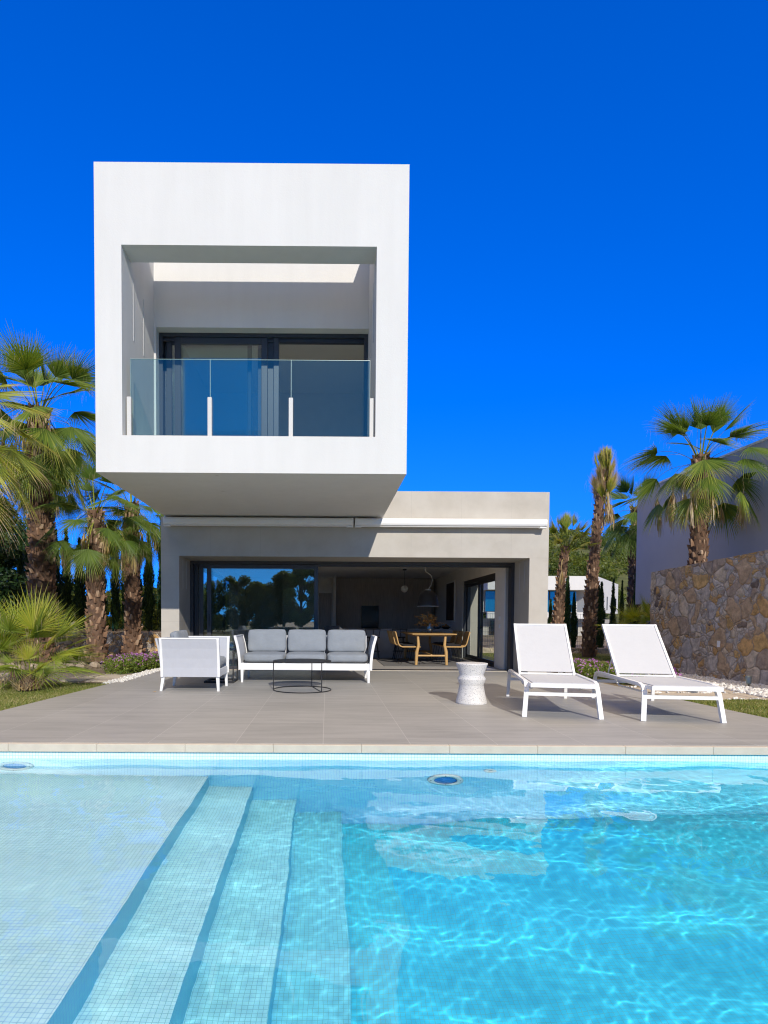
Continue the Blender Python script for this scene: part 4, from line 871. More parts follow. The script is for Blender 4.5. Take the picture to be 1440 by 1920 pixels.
def palm(label, x, y, z0, top, r0, r1, leaves, Rl, Lp, seed, spread=R(98), stack=.28, lean=(0, 0), dead=6, up=R(75), low=R(-35), skirt=0.0, nseg=38, tint=.12, dry=.3, group='tall fan palms around the house', bulge=0.0, droop=.8, straight=False, az0=None, azr=None, boot=1.0, boot_top=None):
    leaves = int(leaves*1.45); Rl *= .94; rnd = random.Random(seed); t = local_thing('palm_tree', label, 'palm tree', (x, y, z0), 0, group); H_ = top-z0
    def cl(q): return Vector((lean[0]*q*q, lean[1]*q*q, H_*q))
    b = MB(); n = 26; b.tube([cl(i/n)+Vector((rnd.uniform(-.01, .01), rnd.uniform(-.01, .01), 0)) for i in range(n+1)], [(r0+(r1-r0)*min(1, (i/n)*1.2)+bulge*math.exp(-((i/n)/.08)**2))*.86*rnd.uniform(.95, 1.05) for i in range(n+1)], 16)
    b.build('trunk', M['bark'], t)
    # boots: cut leaf bases in a steep spiral
    tb = TB(); step = .019; cnt = int(H_/step*1.0*boot)
    for i in range(cnt):
        q = i/cnt; c = cl(q); a = i*2.39996; rr_ = (r0+(r1-r0)*min(1, q*1.2)+bulge*math.exp(-(q/.08)**2))*.86
        o_ = Vector((math.cos(a), math.sin(a), 0)); s_ = Vector((-o_.y, o_.x, 0)); wd = rr_*rnd.uniform(.16, .40); hh = rnd.uniform(.06, .16)*(1 if rr_ > .14 else .8); out = rr_*rnd.uniform(.12, .55)
        skew = s_*rnd.uniform(-.3, .3)*wd
        v0 = c+o_*rr_*.92-s_*wd; v1 = c+o_*rr_*.92+s_*wd; v2 = c+o_*(rr_+out)+s_*wd*.35+skew+Vector((0, 0, hh)); v3 = c+o_*(rr_+out)-s_*wd*.35+skew+Vector((0, 0, hh)); v4 = c+o_*rr_*.8+Vector((0, 0, hh*.8)); v5 = c+o_*(rr_+out*.55)+Vector((0, 0, -.02))
        tn = rnd.uniform(0, .55) if rnd.random() < .6 else rnd.uniform(.4, 1)
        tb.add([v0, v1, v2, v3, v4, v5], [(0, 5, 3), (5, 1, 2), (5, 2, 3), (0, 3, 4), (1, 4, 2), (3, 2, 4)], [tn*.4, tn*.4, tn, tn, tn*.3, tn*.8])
        if rnd.random() < .25:
            p = (v2+v3)*.5; tb.add([p-s_*.006, p+s_*.006, p+o_*rnd.uniform(.02, .09)+Vector((rnd.uniform(-.05, .05), 0, rnd.uniform(-.16, .04)))], [(0, 1, 2)], .9)
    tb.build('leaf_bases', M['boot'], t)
    tb = TB(); topc = cl(1)
    for i in range(leaves):
        q = i/max(1, leaves-1); az = i*2.39996+rnd.uniform(-.25, .25)
        if azr is not None: az = azr[0]+(azr[1]-azr[0])*((i*.618) % 1)
        el = up+(low-up)*(q**1.1)+rnd.uniform(-.22, .22); bp = topc+Vector((math.cos(az)*r1*.5, math.sin(az)*r1*.5, -.02-stack*q))
        fan_leaf(tb, bp, az, el, Lp*rnd.uniform(.8, 1.15)*(.75+.4*q if not straight else 1), Rl*rnd.uniform(.86, 1.1)*(.8+.2*min(1, q*3)), nseg, spread=spread*rnd.uniform(.75, 1.12), w=.0155, droop=droop*(.35+.9*q), tint=tint+.18*q*rnd.random(), rnd=rnd, dry_tips=dry*rnd.uniform(.2, 1.2)*(.4+q), fold=.6*(1-min(1, q*4)) if not straight else .7)
    tb.build('crown', M['palm'], t)
    if dead or skirt:
        tb = TB()
        for i in range(dead):
            az = rnd.uniform(0, 6.28); dead_leaf(tb, topc+Vector((math.cos(az)*r1*.6, math.sin(az)*r1*.6, -.3-rnd.random()*.15)), az, rnd.uniform(.5, 1.0)*Rl, Rl*rnd.uniform(.5, .85), rnd, out=rnd.uniform(.4, 1.1)*Lp)
        for i in range(int(skirt*34)):
            az = rnd.uniform(0, 6.28); dead_leaf(tb, topc+Vector((math.cos(az)*r1*.8, math.sin(az)*r1*.8, -.2-rnd.random()*skirt)), az, rnd.uniform(.25, .55), rnd.uniform(.3, .6), rnd, out=rnd.uniform(.05, .16), nseg=9)
        tb.build('dry_fronds', M['palm'], t)
    return t

# left group
palm('tallest palm left of the house, thick trunk rising behind the bushy fan palm', -7.25, 14.9, 0, 6.35, .33, .25, 30, 1.30, 1.15, 11, spread=R(84), dead=14, skirt=.4, dry=.4, low=R(-60), bulge=.05, tint=.22, up=R(84), droop=.75)
palm('palm reaching in from the left edge of the photo with drooping yellow fronds', -7.35, 11.2, 0, 5.0, .28, .22, 28, 1.25, 1.15, 23, spread=R(84), dead=8, dry=.7, tint=.35, low=R(-62), up=R(82), droop=.75)
palm('middle palm left of the house with a shaggy dry collar, standing between two thicker neighbours', -5.74, 14.6, 0, 3.75, .245, .19, 20, .80, .90, 37, dead=4, skirt=.55, dry=.25, bulge=.10, low=R(-50))
palm('palm nearest the house wall on the left, dry brown collar under the crown', -5.70, 17.2, 0, 4.45, .25, .20, 24, .95, .95, 41, dead=6, skirt=1.0, dry=.3, bulge=.10, low=R(-45))
palm('slim palm in the background between the tallest palm and the house', -9.2, 19.5, .6, 5.9, .2, .17, 20, .95, .8, 53, dead=6, skirt=.3, low=R(-50))
# right group
palm('big palm behind the stone wall with grey dead fronds hanging from its crown', 8.42, 13.35, 0, 4.85, .20, .175, 24, .96, .84, 67, spread=R(72), dead=18, low=R(-30), dry=.4, up=R(86), tint=.16)
palm('very tall slim palm right of the house, its fronds tied into a narrow tuft', 8.05, 18.0, 0, 5.7, .21, .13, 44, .68, .30, 71, spread=R(36), stack=1.1, lean=(.36, 0), dead=0, up=R(88), low=R(76), straight=True, skirt=.9, tint=.5, dry=.6, droop=.25)
palm('medium palm standing left of the grey shaded building', 11.5, 22.0, .2, 5.35, .25, .19, 26, 1.1, .80, 83, spread=R(78), dead=3, skirt=.45, tint=.05, dry=.15, low=R(-50))
palm('small crowned palm close to the right corner of the house', 6.62, 16.9, 0, 3.25, .19, .12, 18, .50, .62, 97, spread=R(70), lean=(.22, 0), dead=3, up=R(88), low=R(30), tint=.36, straight=True, dry=.3, droop=.35)

# low bushy fan palms
def bush_palm(label, x, y, z, n, Rl, Lp, seed, spread=1.0, tint=.3):
    rnd = random.Random(seed); t = local_thing('fan_palm_bush', label, 'fan palm', (x, y, z), 0, 'low fan palm bushes'); tb = TB()
    for i in range(n):
        q = i/(n-1); az = i*2.39996+rnd.uniform(-.3, .3); el = R(82)+(R(12)-R(82))*q+rnd.uniform(-.1, .15); bx, by = rnd.uniform(-.28, .28)*spread, rnd.uniform(-.28, .28)*spread
        fan_leaf(tb, (bx, by, rnd.uniform(.15, .45)), az, el, Lp*rnd.uniform(.65, 1.1), Rl*rnd.uniform(.8, 1.1), 28, R(92), .18+.2*q, tint+rnd.uniform(-.12, .28)*(1 if rnd.random() < .6 else 0), rnd, .25*rnd.random(), w=.019, petw=.008)
    tb.build('leaves', M['fan'], t)
    tb = TB()
    for i in range(260):
        a = rnd.uniform(0, 6.28); p = Vector((math.cos(a)*rnd.uniform(.1, .5)*spread, math.sin(a)*rnd.uniform(.1, .5)*spread, .02)); q_ = p+Vector((rnd.uniform(-.25, .25), rnd.uniform(-.25, .25), rnd.uniform(.02, .3))); s_ = Vector((rnd.uniform(-1, 1), rnd.uniform(-1, 1), 0))*.012
        tb.add([p-s_, p+s_, q_], [(0, 1, 2)], rnd.uniform(.8, 1))
    tb.build('dead_stalks', M['palm'], t)
    b = MB(); b.tube([(0, 0, 0), (0, 0, .26)], [.13, .09], 12); b.build('trunk', M['bark'], t)
bush_palm('bushy low fan palm with yellow green leaves on the lawn edge at the left', -5.02, 9.5, 0, 44, .68, .66, 5, 1.35)
bush_palm('small young fan palm in front of the bigger bushy one at the left', -4.55, 8.9, 0, 9, .34, .34, 6, .4, .38)
bush_palm('yellow green fan palm bush at the left end of the stone wall on the right', 8.9, 16.4, .45, 24, .62, .55, 7, 1.2, .45)

# foliage clouds
def cloud(tb, C, rad, n, size, rng, tint=(0, 1), flat=1.0, shell=.55, up=0.0, elong=1.0):
    """n small leaf quads spread through an ellipsoid, thicker towards its skin"""
    u = rng.normal(size=(n, 3)); u /= np.linalg.norm(u, axis=1)[:, None]; r_ = (shell+(1-shell)*rng.random(n)**.6)[:, None]
    p = np.array(C)+u*r_*np.array(rad); a = rng.normal(size=(n, 3)); a[:, 2] += up*2; a /= np.linalg.norm(a, axis=1)[:, None]; bb = np.cross(a, rng.normal(size=(n, 3))); bb /= np.linalg.norm(bb, axis=1)[:, None]
    s_ = (size*(.5+rng.random(n)))[:, None]; V = np.stack([p-a*s_*elong, p+bb*s_*.5, p+a*s_*elong, p-bb*s_*.5], 1).reshape(-1, 3)
    lo, hi = tint; tt = np.repeat(lo+(hi-lo)*np.clip(rng.random(n)*.6+.2+.2*rng.normal(size=n)*.5, 0, 1), 4); tb.addn(V, 4, [(0, 1, 2, 3)], tt)
def cypress_mesh(seed, h=3.2, r=.27):
    rng = np.random.default_rng(seed); tb = TB(); n = 5200
    z = rng.random(n)**.85; rr_ = r*(np.sin(np.clip(z*1.02+.06, 0, 1)*math.pi)**.6)*(1-.55*z)*(.25+.75*rng.random(n)**.5)*(1+.22*np.sin(z*23+rng.random()*6))
    a = rng.random(n)*6.283; p = np.stack([rr_*np.cos(a), rr_*np.sin(a), .08+z*h*.97], 1)
    d = np.stack([np.cos(a)*.3, np.sin(a)*.3, np.ones(n)], 1)+rng.normal(size=(n, 3))*.25; d /= np.linalg.norm(d, axis=1)[:, None]
    s_ = np.stack([-np.sin(a), np.cos(a), np.zeros(n)], 1); s_ = s_+rng.normal(size=(n, 3))*.5; s_ /= np.linalg.norm(s_, axis=1)[:, None]; ln = (.05+.08*rng.random(n))[:, None]
    V = np.stack([p-s_*.016, p+s_*.016, p+d*ln+s_*.008, p+d*ln-s_*.008], 1).reshape(-1, 3); tb.addn(V, 4, [(0, 1, 2, 3)], np.repeat(np.clip(rng.random(n)*.8+rng.normal(size=n)*.1, 0, 1), 4)); return tb
def make_cypress(seed, h, r):
    t = local_thing('cypress', 'x', 'cypress', (0, 0, 0), 0, 'slim dark cypresses planted in rows'); cypress_mesh(seed, h, r).build('foliage', M['needles'], t)
    b = MB(); b.tube([(0, 0, 0), (0, 0, h*.9)], [.035, .008], 6); b.build('trunk', M['twig'], t); return t
protos = [make_cypress(s, h, r) for s, h, r in ((1, 3.5, .21), (2, 3.2, .23), (3, 3.8, .19))]; used = [False]*3
def cypress(x, y, z, s, label):
    k = int(rnd_c.random()*3); o = protos[k] if not used[k] else copy_tree(protos[k]); used[k] = True
    o.location = (x, y, z); o.scale = (s*rnd_c.uniform(.8, 1.15), s*rnd_c.uniform(.8, 1.15), s*rnd_c.uniform(.88, 1.1)); o.rotation_euler.z = rnd_c.uniform(0, 6); o['label'] = label
rnd_c = random.Random(4)
ORD = ['first', 'second', 'third', 'fourth', 'fifth', 'sixth', 'seventh', 'eighth', 'ninth', 'tenth', 'eleventh', 'twelfth', 'thirteenth', 'fourteenth', 'fifteenth', 'sixteenth', 'seventeenth', 'eighteenth', 'nineteenth']
for i in range(19): cypress(-11.2+i*.415, 20.6+rnd_c.uniform(-.15, .15), .62, 1.02, ORD[18-i]+' cypress counting leftwards from the house corner, along the green fence')
for i in range(13): cypress(7.15+i*.43+(.05 if i % 2 else 0), 20.9+rnd_c.uniform(-.2, .2), 0, .62 if i % 3 else .72, ORD[i]+' small cypress from the house in the short row behind the loungers')
for x, s_, y, w_ in ((9.2, .95, 22.5, 'taller'), (10.4, .8, 22.5, 'shorter')): cypress(x, y, .1, s_, w_+' of two single cypresses in front of the distant white villa')

# dark evergreen masses at the far left and beyond the fence
def tree(name, label, cat, x, y, z, h, r, seed, material, group, n=14000, size=.09, clumps=16, trunk=.16, tint=(0, 1), crown_lo=.35, flat=.8, elong=1.0):
    rng = np.random.default_rng(seed); t = local_thing(name, label, cat, (x, y, z), 0, group); tb = TB(); b = MB()
    b.tube([(0, 0, 0), (rng.normal()*.1, rng.normal()*.1, h*.35), (rng.normal()*.2, rng.normal()*.2, h*.75)], [trunk, trunk*.75, trunk*.3], 10); cs = []
    for k in range(clumps):
        a = rng.random()*6.283; q = rng.random()**.7; zz = h*(crown_lo+(1-crown_lo)*rng.random()); rr_ = r*q*math.sqrt(max(.05, 1-((zz/h-.5*(1+crown_lo))/(.62*(1-crown_lo)))**2)) if True else 0
        c = np.array([rr_*math.cos(a), rr_*math.sin(a), zz]); s_ = r*(.30+.22*rng.random()); cs.append(c)
        t0, t1 = tint; k0 = rng.random()*.35; cloud(tb, c, (s_, s_, s_*flat), n//clumps, size, rng, (t0+(t1-t0)*k0*.6, t0+(t1-t0)*(k0+.65)), elong=elong, shell=.15 if name == 'garden_tree' else .55)
        b.tube([(0, 0, zz*.55), (c[0]*.6, c[1]*.6, zz*.85), tuple(c)], [trunk*.35, trunk*.2, trunk*.08], 6)
    tb.build('crown', material, t); b.build('trunk', M['twig'], t); return t
G1 = 'evergreen trees behind the fence on the left'
tree('evergreen_tree', 'dark dense evergreen tree at the far left edge behind the palms', 'tree', -10.6, 17.5, 0, 4.6, 1.6, 1, M['needles'], G1, 20000, .07, 20, tint=(0, .8), crown_lo=.08)
tree('evergreen_tree', 'dark evergreen tree behind the cypress row at the left', 'tree', -13.2, 24, 0, 4.6, 2.2, 2, M['needles'], G1, 16000, .09, 20, tint=(0, .8), crown_lo=.1)
tree('broadleaf_bush', 'sunlit yellow green bush showing between the cypresses left of the house', 'bush', -7.2, 24.5, .4, 2.0, 1.7, 3, M['shrub'], 'bushes beyond the left fence', 9000, .08, 14, .05, crown_lo=.1, tint=(.4, 1))
tree('broadleaf_bush', 'sunlit bush beyond the left fence, nearer the house corner', 'bush', -4.9, 25.5, .4, 1.9, 1.5, 4, M['shrub'], 'bushes beyond the left fence', 8000, .08, 14, .05, crown_lo=.1, tint=(.4, 1))
tree('broadleaf_bush', 'sunlit bush beyond the left fence behind the tallest palm', 'bush', -10.2, 25, .4, 1.9, 1.7, 6, M['shrub'], 'bushes beyond the left fence', 8000, .08, 14, .05, crown_lo=.1, tint=(.4, 1))

# flower beds: low shrubs with purple heads
def flower_bush(label, x, y, rx, ry, h, seed):
    rng = np.random.default_rng(seed); t = local_thing('flower_bush', label, 'flowering shrub', (x, y, 0), 0, 'low flowering shrubs with purple heads'); tb = TB(); tf = TB()
    for k in range(26):
        a = rng.random()*6.283; q = math.sqrt(rng.random()); c = (rx*.8*q*math.cos(a), ry*.8*q*math.sin(a), h*.38*(1.1-.4*q)); cloud(tb, c, (rx*.28, ry*.28, h*.45), 420, .020, rng, (rng.random()*.4, 1), shell=.3)
        if k % 2 == 0: cloud(tf, (c[0], c[1], c[2]+h*.18), (rx*.28, ry*.28, h*.33), 60, .022, rng, (0, 1), shell=.9)
    tb.build('foliage', M['shrub'], t); tf.build('blossoms', M['petal'], t)
flower_bush('purple flowering low shrub left of the armchair beside the pale path', -4.2, 12.4, .50, .95, .42, 1)
flower_bush('purple flowering low shrub close to the house wall behind the armchair', -3.95, 13.4, .40, .8, .40, 2)
flower_bush('purple flowering low shrub seen between the two sun loungers', 5.35, 11.9, .55, 1.3, .36, 3)
flower_bush('purple flowering low shrub just behind the right sun lounger', 5.75, 10.7, .62, .85, .28, 4)
flower_bush('small flowering shrub at the foot of the stone wall behind the right lounger', 6.6, 12.0, .5, .7, .24, 5)

# lawns: real blades
def lawn(name, x0, x1, y0, y1, keep, n, seed):
    rng = np.random.default_rng(seed); x = rng.uniform(x0, x1, n); y = rng.uniform(y0, y1, n); k = keep(x, y); x, y = x[k], y[k]; n = len(x)
    patch = .5+.5*np.sin(x*3.1+2*np.sin(y*1.7))*np.sin(y*2.6+1.3*np.sin(x*2.3)); a = rng.random(n)*6.283; h = .012+.026*rng.random(n); w = .0035+.003*rng.random(n); lx = rng.normal(size=n)*.016; ly = rng.normal(size=n)*.016
    V = np.stack([np.stack([x-w*np.cos(a), y-w*np.sin(a), np.full(n, -.022)], 1), np.stack([x+w*np.cos(a), y+w*np.sin(a), np.full(n, -.022)], 1), np.stack([x+lx, y+ly, -.022+h], 1)], 1).reshape(-1, 3)
    tb = TB(); tb.addn(V, 3, [(0, 1, 2)], np.repeat(np.clip(rng.random(n)*.75+.42*patch*rng.random(n), 0, 1), 3)); tb.build(name, M['grass'], kind='stuff')
lawn('lawn_grass', -8.5, -3.7, 5.0, 11.2, lambda x, y: (x < -3.97+(y-5.18)*.062) & (y < 10.1+.12*np.sin(x*2)-(x+4)*.08), 170000, 1)
lawn('lawn_grass', 4.6, 9.5, 5.0, 10.0, lambda x, y: (x > 5.12-(y-5.18)*.045+.01) & (y < 8.35-.0*(x)), 120000, 2)
lawn('rear_lawn_grass', 5.0, 9.0, 13.0, 20.0, lambda x, y: (y > 13.2), 50000, 3)
M['turf'] = mat('turf_soil', (.10, .105, .035), .95, noise_amt=.4, noise_scale=8)
sheet('lawn', [(-30, 5.0), (-3.98, 5.0), (-3.66, 10.2), (-30, 10.4)], -.024, M['turf']); sheet('lawn', [(5.11, 5.0), (30, 5.0), (30, 8.35), (4.97, 8.35)], -.024, M['turf']); sheet('lawn', [(4.6, 13.0), (12, 13.0), (12, 21), (4.6, 21)], -.024, M['turf'])
# pale path slabs
M['path'] = mat('pale_path_stone', (.50, .44, .36), .8, noise_amt=.12, noise_scale=4, bump=.15, bump_scale=50)
def slab(x0, x1, y0, y1):
    b = MB(); b.box(x0, x1, y0, y1, -.05, -.012, .006); o = b.build('path_slab', M['path'], origin=((x0+x1)/2, (y0+y1)/2, 0)); return o
pl = []
for i in range(4):
    for j in range(2): pl.append(slab(-4.32-i*1.24-j*.1, -3.12-i*1.24-.03-j*.1-(0 if i else .50), 10.42+j*.74, 11.10+j*.74))
for k, o in enumerate(pl): tag(o, ORD[k//2]+' slab from the terrace in the '+('near', 'far')[k % 2]+' row of the left garden path', 'paving slab', 'pale slabs of the left garden path')
pl = []
for i in range(4):
    for j in range(2): pl.append(slab(5.05+i*1.22+j*.06, 6.24+i*1.22+j*.06, 8.42+j*.72, 9.10+j*.72))
for k, o in enumerate(pl): tag(o, ORD[k//2]+' slab from the terrace in the '+('near', 'far')[k % 2]+' row of the right garden path', 'paving slab', 'pale slabs of the right garden path')
# white pebbles
def pebbles(name, x0, x1, y0, y1, n, seed, s=(.018, .042), keep=None):
    rng = np.random.default_rng(seed); ph = (1+5**.5)/2; ico = np.array([(-1, ph, 0), (1, ph, 0), (-1, -ph, 0), (1, -ph, 0), (0, -1, ph), (0, 1, ph), (0, -1, -ph), (0, 1, -ph), (ph, 0, -1), (ph, 0, 1), (-ph, 0, -1), (-ph, 0, 1)])/1.9
    F = [(0, 11, 5), (0, 5, 1), (0, 1, 7), (0, 7, 10), (0, 10, 11), (1, 5, 9), (5, 11, 4), (11, 10, 2), (10, 7, 6), (7, 1, 8), (3, 9, 4), (3, 4, 2), (3, 2, 6), (3, 6, 8), (3, 8, 9), (4, 9, 5), (2, 4, 11), (6, 2, 10), (8, 6, 7), (9, 8, 1)]
    x = rng.uniform(x0, x1, n); y = rng.uniform(y0, y1, n)
    if keep is not None: k = keep(x, y); x, y = x[k], y[k]; n = len(x)
    S_ = rng.uniform(s[0], s[1], (n, 1, 1))*(1+.35*rng.normal(size=(n, 1, 3)).clip(-1, 1)); V = ico[None]*(1+.12*rng.normal(size=(n, 12, 1)))*S_; V[:, :, 0] += x[:, None]; V[:, :, 1] += y[:, None]; V[:, :, 2] += (-.02+.02*rng.random(n))[:, None]
    tb = TB(); tb.addn(V.reshape(-1, 3), 12, F, np.repeat(rng.random(n), 12)); tb.build(name, M['pebble'], kind='stuff', smooth=True)
M['pebble'] = m_leaf('white_pebbles', [(0, (.55, .54, .52)), (1, (.80, .79, .77))], 0, .7)
pebbles('white_pebbles', 6.2, 7.6, 7.0, 13.4, 9000, 1, keep=lambda x, y: x > 6.55+.10*np.sin(y*2)-(10-y)*.0)
pebbles('white_pebbles', 4.9, 9.8, 8.36, 9.9, 2600, 3, (.012, .026), keep=lambda x, y: (abs((y-8.42) % .72-.70) < .05) | (y > 9.84))
pebbles('edge_pebbles', -4.2, -3.2, 10.0, 13.9, 3500, 2, (.012, .028), keep=lambda x, y: (x < -3.53+(y-12)*.0) & (x > -3.80+(y-12)*.03))

# ================================================================ STONE WALLS
def m_stone(name, scale=4.0, tones=None):
    m, t, b = newmat(name); x, y, z, p = xyz(t, True)
    w = noise_(t, p, 2.5, 3); wv = t.nodes.new('ShaderNodeTexNoise'); wv.inputs['Scale'].default_value = 2.2; L(t, p, wv.inputs['Vector'])
    ad = t.nodes.new('ShaderNodeVectorMath'); ad.operation = 'MULTIPLY_ADD'; L(t, wv.outputs['Color'], ad.inputs[0]); ad.inputs[1].default_value = (.22, .22, .22); wv2 = t.nodes.new('ShaderNodeTexNoise'); wv2.inputs['Scale'].default_value = 8; L(t, p, wv2.inputs['Vector']); ad0 = t.nodes.new('ShaderNodeVectorMath'); ad0.operation = 'MULTIPLY_ADD'; L(t, wv2.outputs['Color'], ad0.inputs[0]); ad0.inputs[1].default_value = (.09, .09, .09); L(t, p, ad0.inputs[2]); L(t, ad0.outputs[0], ad.inputs[2])
    def vor(sc_):
        v = t.nodes.new('ShaderNodeTexVoronoi'); v.inputs['Scale'].default_value = sc_; L(t, ad.outputs[0], v.inputs['Vector'])
        e = t.nodes.new('ShaderNodeTexVoronoi'); e.feature = 'DISTANCE_TO_EDGE'; e.inputs['Scale'].default_value = sc_; L(t, ad.outputs[0], e.inputs['Vector']); return v.outputs['Color'], e.outputs['Distance']
    cA, eA = vor(scale*.78); cB, eB = vor(scale*1.75); sA = t.nodes.new('ShaderNodeSeparateColor'); L(t, cA, sA.inputs[0]); big = math_(t, 'GREATER_THAN', sA.outputs[2], .48)
    eA_ = math_(t, 'MULTIPLY', eA, 1.28); eB_ = math_(t, 'MULTIPLY', eB, .57); ed = mixc(t, big, eB_, math_(t, 'ADD', eA_, 0.0)); edn = t.nodes.new('ShaderNodeSeparateColor'); L(t, ed, edn.inputs[0]); edge = math_(t, 'MINIMUM', edn.outputs[0], eA_)
    cc = mixc(t, big, cB, cA); sp = t.nodes.new('ShaderNodeSeparateColor'); L(t, cc, sp.inputs[0])
    tones = tones or [(0, (.62, .60, .57)), (.2, (.50, .51, .53)), (.34, (.68, .61, .50)), (.50, (.66, .42, .18)), (.62, (.55, .42, .29)), (.74, (.70, .47, .20)), (.86, (.43, .37, .32)), (.975, (.12, .125, .14))]
    c = ramp(t, sp.outputs[0], tones, 'CONSTANT'); n = noise_(t, p, 9, 7, .68); n2 = noise_(t, p, 2.4, 3)
    c = mixc(t, math_(t, 'MULTIPLY', n2, .38), c, (.60, .34, .12), 'MIX')
    c = mixc(t, 1.0, c, ramp(t, n, [(.3, (.55, .53, .50)), (.7, (1.25, 1.22, 1.18))]), 'MULTIPLY')
    j = math_(t, 'LESS_THAN', edge, math_(t, 'MULTIPLY_ADD', n, .05, -.005)); c = mixc(t, math_(t, 'MULTIPLY', j, .8), c, (.37, .31, .25)); L(t, c, b.inputs['Base Color'])
    b.inputs['Roughness'].default_value = .9; h = math_(t, 'ADD', math_(t, 'MINIMUM', math_(t, 'MULTIPLY', edge, 5), .6), math_(t, 'MULTIPLY', n, .5)); h = math_(t, 'ADD', h, math_(t, 'MULTIPLY', sp.outputs[1], .3))
    bump_(t, b, h, 1.0, .04); return m
M['stone'] = m_stone('rubble_stone')
def rough_wall(pts, top, th, name, label, cat, base=-.05, res=.09, amp=.018, seed=0):
    """wall whose face and top really undulate; pts = two ends of its visible face, top(s) = height along it"""
    A, B_ = Vector((*pts[0], 0)), Vector((*pts[1], 0)); d = (B_-A); Ln = d.length; d.normalize(); nr = Vector((d.y, -d.x, 0)); nx_ = int(Ln/res); tb = MB(); cols = []
    for i in range(nx_+1):
        s_ = i*Ln/nx_; zt_ = top(s_); nz = max(2, int((zt_-base)/res)); nz = NZ if False else int((top(0)-base)/res)
        cols.append([A+d*s_+nr*(amp*(noise.noise(Vector((s_*4+seed, k*res*4, 0)))+.6*noise.noise(Vector((s_*9, k*res*9, seed)))))+Vector((0, 0, base+(zt_-base)*k/nz+(.02*noise.noise(Vector((s_*6, 3, seed))) if k == nz else 0))) for k in range(nz+1)])
    nz = len(cols[0]); vs = [p for c in cols for p in c]; F = [(i*nz+k, (i+1)*nz+k, (i+1)*nz+k+1, i*nz+k+1) for i in range(nx_) for k in range(nz-1)]; tb.add(vs, F)
    tops = [c[-1] for c in cols]; bk = [p-nr*th for p in tops]; bl = [Vector((p.x, p.y, base)) for p in bk]; n = len(tops)
    tb.add(tops+bk, [(i, i+1, n+i+1, n+i) for i in range(n-1)]); tb.add(bk+bl, [(i, i+1, n+i+1, n+i) for i in range(n-1)])
    for e_ in (0, -1): c = cols[e_]; tb.add(c+[bk[e_], bl[e_]], [tuple(range(len(c)+2))])
    return tb
b = rough_wall([(7.38, 13.4), (7.72, 6.0)], lambda s_: 2.22+.035*s_, .42, '', '', ''); o = b.build('stone_wall', M['stone'], origin=(7.5, 10, 0), recalc=True)
tag(o, 'tall garden wall of brown and grey rubble stone on the right', 'stone wall')
b = rough_wall([(-15, 18.7), (-3.4, 18.9)], lambda s_: .66, .5, '', '', '', seed=4); o = b.build('retaining_wall', M['stone'], origin=(-9, 18.8, 0), recalc=True)
tag(o, 'low stone retaining wall behind the palms left of the house', 'stone wall')
b = MB(); b.box(-30, -3.34, 19.2, 60, -.05, .64); b.build('raised_ground', M['soil'], kind='structure')
b = rough_wall([(5.0, 20.2), (12, 20.2)], lambda s_: .16, .3, '', '', '', seed=9); o = b.build('low_wall', M['stone'], origin=(8, 20.2, 0), recalc=True); tag(o, 'knee high stone edging under the cypress row right of the house', 'stone edging')
b = MB(); b.box(7.415, 7.43, 11.05, 11.13, .62, .74, .003); o = b.build('wall_socket', M['white_metal'], origin=(7.42, 11.1, .68)); tag(o, 'small white socket box on the stone wall', 'socket')
def spot(label, x, y, tilt):
    t = local_thing('garden_spotlight', label, 'spotlight', (x, y, 0), tilt, 'small garden spotlights')
    b = MB(); b.tube([(0, 0, -.03), (0, 0, .07)], .01, 8); b.build('spike', M['black'], t)
    b = MB(); b.T = Matrix.Translation((0, 0, .11)) @ Matrix.Rotation(R(35), 4, 'Y'); b.lathe([(.02, -.07), (.035, -.06), (.045, .05), (.048, .07), (.042, .07), (.038, .055), (0, .055)], n=20); b.build('head', M['lamp2'], t)
M['lamp2'] = mat('spotlight_grey', (.30, .36, .35), .4, metal=.3)
spot('grey spotlight standing in the white pebbles at the foot of the stone wall', 7.12, 9.85, R(60)); spot('small dark spotlight at the foot of the palms on the left', -5.95, 13.2, 0)
# loose rocks round the palm feet
rk = random.Random(12)
def rock(x, y, s_, label):
    b = MB(); vs = []; F = []; n1, n2 = 7, 5
    for i in range(n2+1):
        ph_ = math.pi*i/n2
        for k in range(n1):
            th = 2*math.pi*k/n1; q = Vector((math.sin(ph_)*math.cos(th), math.sin(ph_)*math.sin(th), math.cos(ph_)*.7))*s_; q *= 1+.28*noise.noise(q*6/s_*.3+Vector((x, y, 0))); vs.append(q)
    for i in range(n2):
        for k in range(n1): F.append((i*n1+k, (i+1)*n1+k, (i+1)*n1+(k+1) % n1, i*n1+(k+1) % n1))
    b.add(vs, F); o = b.build('rock', M['rock']); o.location = (x, y, s_*.3); o.rotation_euler = (rk.uniform(-.3, .3), rk.uniform(-.3, .3), rk.uniform(0, 6)); tag(o, label, 'rock', 'rocks edging the palm bed')
M['rock'] = mat('edging_rock', (.36, .29, .22), .9, noise_amt=.3, noise_scale=6, bump=.6, bump_scale=14)
for i in range(15): rock(-7.6+i*.17+rk.uniform(-.05, .05), 12.6+rk.uniform(-.25, .3)+i*.03, rk.uniform(.09, .17), ORD[i]+' beige rock from the left in the edging behind the bushy fan palm')
